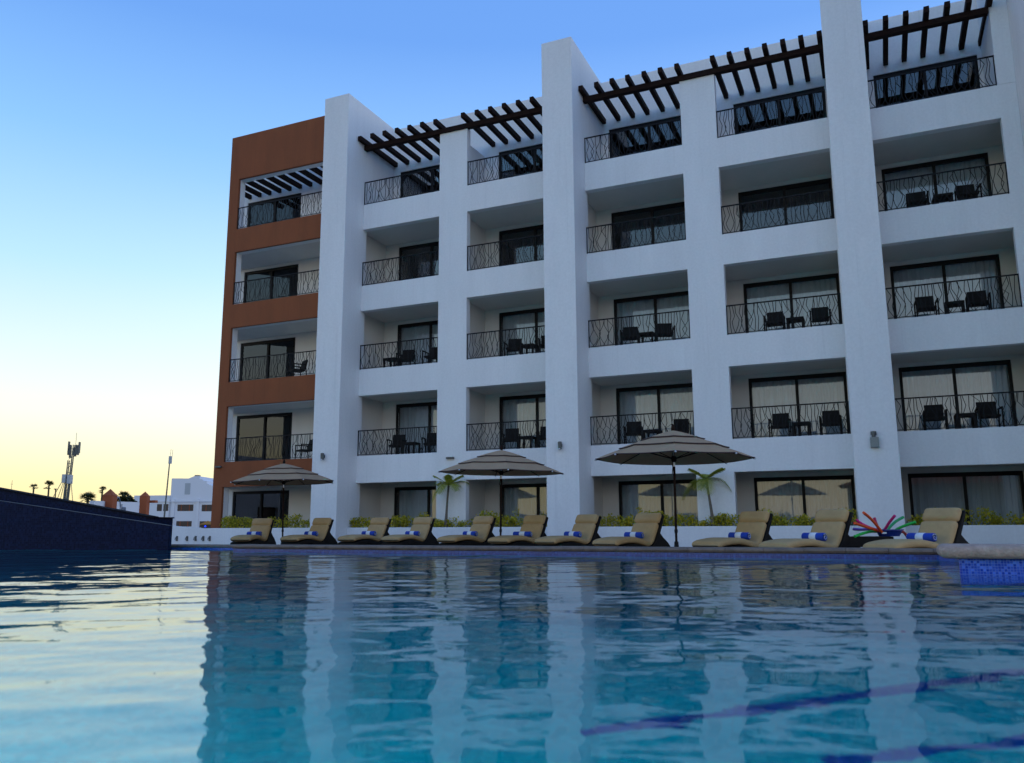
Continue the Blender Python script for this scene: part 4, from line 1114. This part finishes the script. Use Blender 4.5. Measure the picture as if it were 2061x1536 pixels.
def fan_palm(u, D, vc, rad_px, label, seed, nf=18, squash=0.8):
    rnd = random.Random(seed); t = far_root('fan_palm', u, D, label, 'palm', 'distant fan palms against the yellow sky')
    zc = Z(u, vc, D); rad = rad_px * D / FPX
    MB().tube([(0, 0, 0), (0.05 * rad, 0, zc * 0.6), (0, 0, zc)], [0.20, 0.14, 0.12], 8).build('trunk', 'farleaf', t)
    c = MB()
    for i in range(nf):
        az = 2 * math.pi * i / nf + rnd.uniform(-.2, .2); el = rnd.uniform(-0.5, 1.2)
        d = Vector((math.cos(az) * math.cos(el), math.sin(az) * math.cos(el), math.sin(el) * squash))
        hub = Vector((0, 0, zc)) + d * rad * 0.45; c.tube([(0, 0, zc), hub], 0.03, 4)
        s = d.cross(Vector((0, 0, 1))).normalized(); u2 = s.cross(d)
        for k in range(11):
            an = R(-75 + 15 * k); q = (d * math.cos(an) + s * math.sin(an) + Vector((0, 0, -0.25 * abs(math.sin(an))))).normalized() * rad * rnd.uniform(0.42, 0.58)
            wd = q.cross(u2).normalized() * rad * 0.045
            c.add([hub, hub + q * 0.5 + wd, hub + q, hub + q * 0.5 - wd], [(0, 1, 2, 3)])
    c.build('crown', 'farleaf', t)
fan_palm(61.5, 130, 981, 11.5, 'leftmost small distant palm with two drooping tufts', 1, 12)
fan_palm(92, 125, 978, 13.5, 'distant palm left of the antenna tower', 2, 16, 1.1)
fan_palm(106.5, 170, 985, 6, 'tiny distant palm at the foot of the tower guy wires', 3, 9, 0.4)
fan_palm(173, 80, 1004, 21, 'broad low distant palm left of the orange pillars', 4, 24)
fan_palm(201, 110, 987, 11, 'slender distant palm just left of the wide orange pillar', 5, 14, 1.1)
fan_palm(245, 105, 998, 15, 'bushy distant palm behind the sign wall', 6, 22)
# rounded trees behind the sign wall
def bush(u, D, wpx, vt, label, seed):
    rnd = random.Random(seed); t = far_root('round_tree', u, D, label, 'tree', 'dark round trees behind the sign wall')
    w_ = wpx / 2 * D / FPX; zt = Z(u, vt, D); c = MB(); zc = zt * 0.72; hz = zt - zc
    MB().tube([(0, 0, 0), (0.1, 0, zc)], [0.25, 0.12], 8).build('trunk', 'trunk', t)
    cl = [(rnd.uniform(-.7, .7) * w_, rnd.uniform(-.5, .5) * w_, zc + rnd.uniform(-.9, .75) * hz, rnd.uniform(.28, .45) * w_) for _ in range(18)]
    for _ in range(3200):
        cx, cy, cz, cr = rnd.choice(cl)
        p = Vector((cx, cy, cz)) + Vector((rnd.gauss(0, 1), rnd.gauss(0, 1), rnd.gauss(0, .8))).normalized() * cr * rnd.random() ** .4
        if p.z > zt: p.z = zt
        d = Vector((rnd.gauss(0, 1), rnd.gauss(0, 1), rnd.gauss(0, 1))).normalized() * 0.26; s = d.cross(Vector((0.3, 0.2, 1))).normalized() * 0.10
        c.add([p, p + d * .5 + s, p + d, p + d * .5 - s], [(0, 1, 2, 3)])
    c.build('crown', 'farleaf', t)
bush(237, 100, 26, 996, 'dark round tree just right of the wide orange pillar', 11)
bush(261, 102, 36, 991, 'dark round tree beside the narrow orange pillar', 12)

# ------------------------------------------------------------------ unseen buildings added to shape the reflections in the glass doors
ob = empty('added_dark_building', (34, -78, 0)); tag(ob, 'unseen low dark building added to darken the reflections in the ground-floor glass doors', 'building')  # dark mass put in out of view to cut the yellow door reflections
MB().box(-20, 20, -8, 0, 0, 5.2).build('wall', 'room', ob)
MB().prism([(-21, 5.2), (21, 5.2), (14, 7.4), (-14, 7.4)], -9, 1, 'y').build('roof', 'brick', ob)

nb = empty('added_pale_building', (-38, -18, 0)); tag(nb, 'unseen long pale building added for the reflections in the terracotta bay glass doors', 'building')  # added out of view so the terracotta bay glass mirrors less sky
MB().grid([-22, -19, -16, -11, -8, -3, 0, 5, 8, 13, 16, 22], [0, 1.0, 2.6, 4.2, 5.8, 7.4], lambda i, j: not (i % 2 == 1 and j % 2 == 1), 0, 0.4).build('wall', 'farwhite', nb, weld=True)
MB().box(-22, 22, 0.401, 8, 0, 7.38).build('interior', 'farwin', nb)
nb.rotation_euler = (0, 0, R(90))
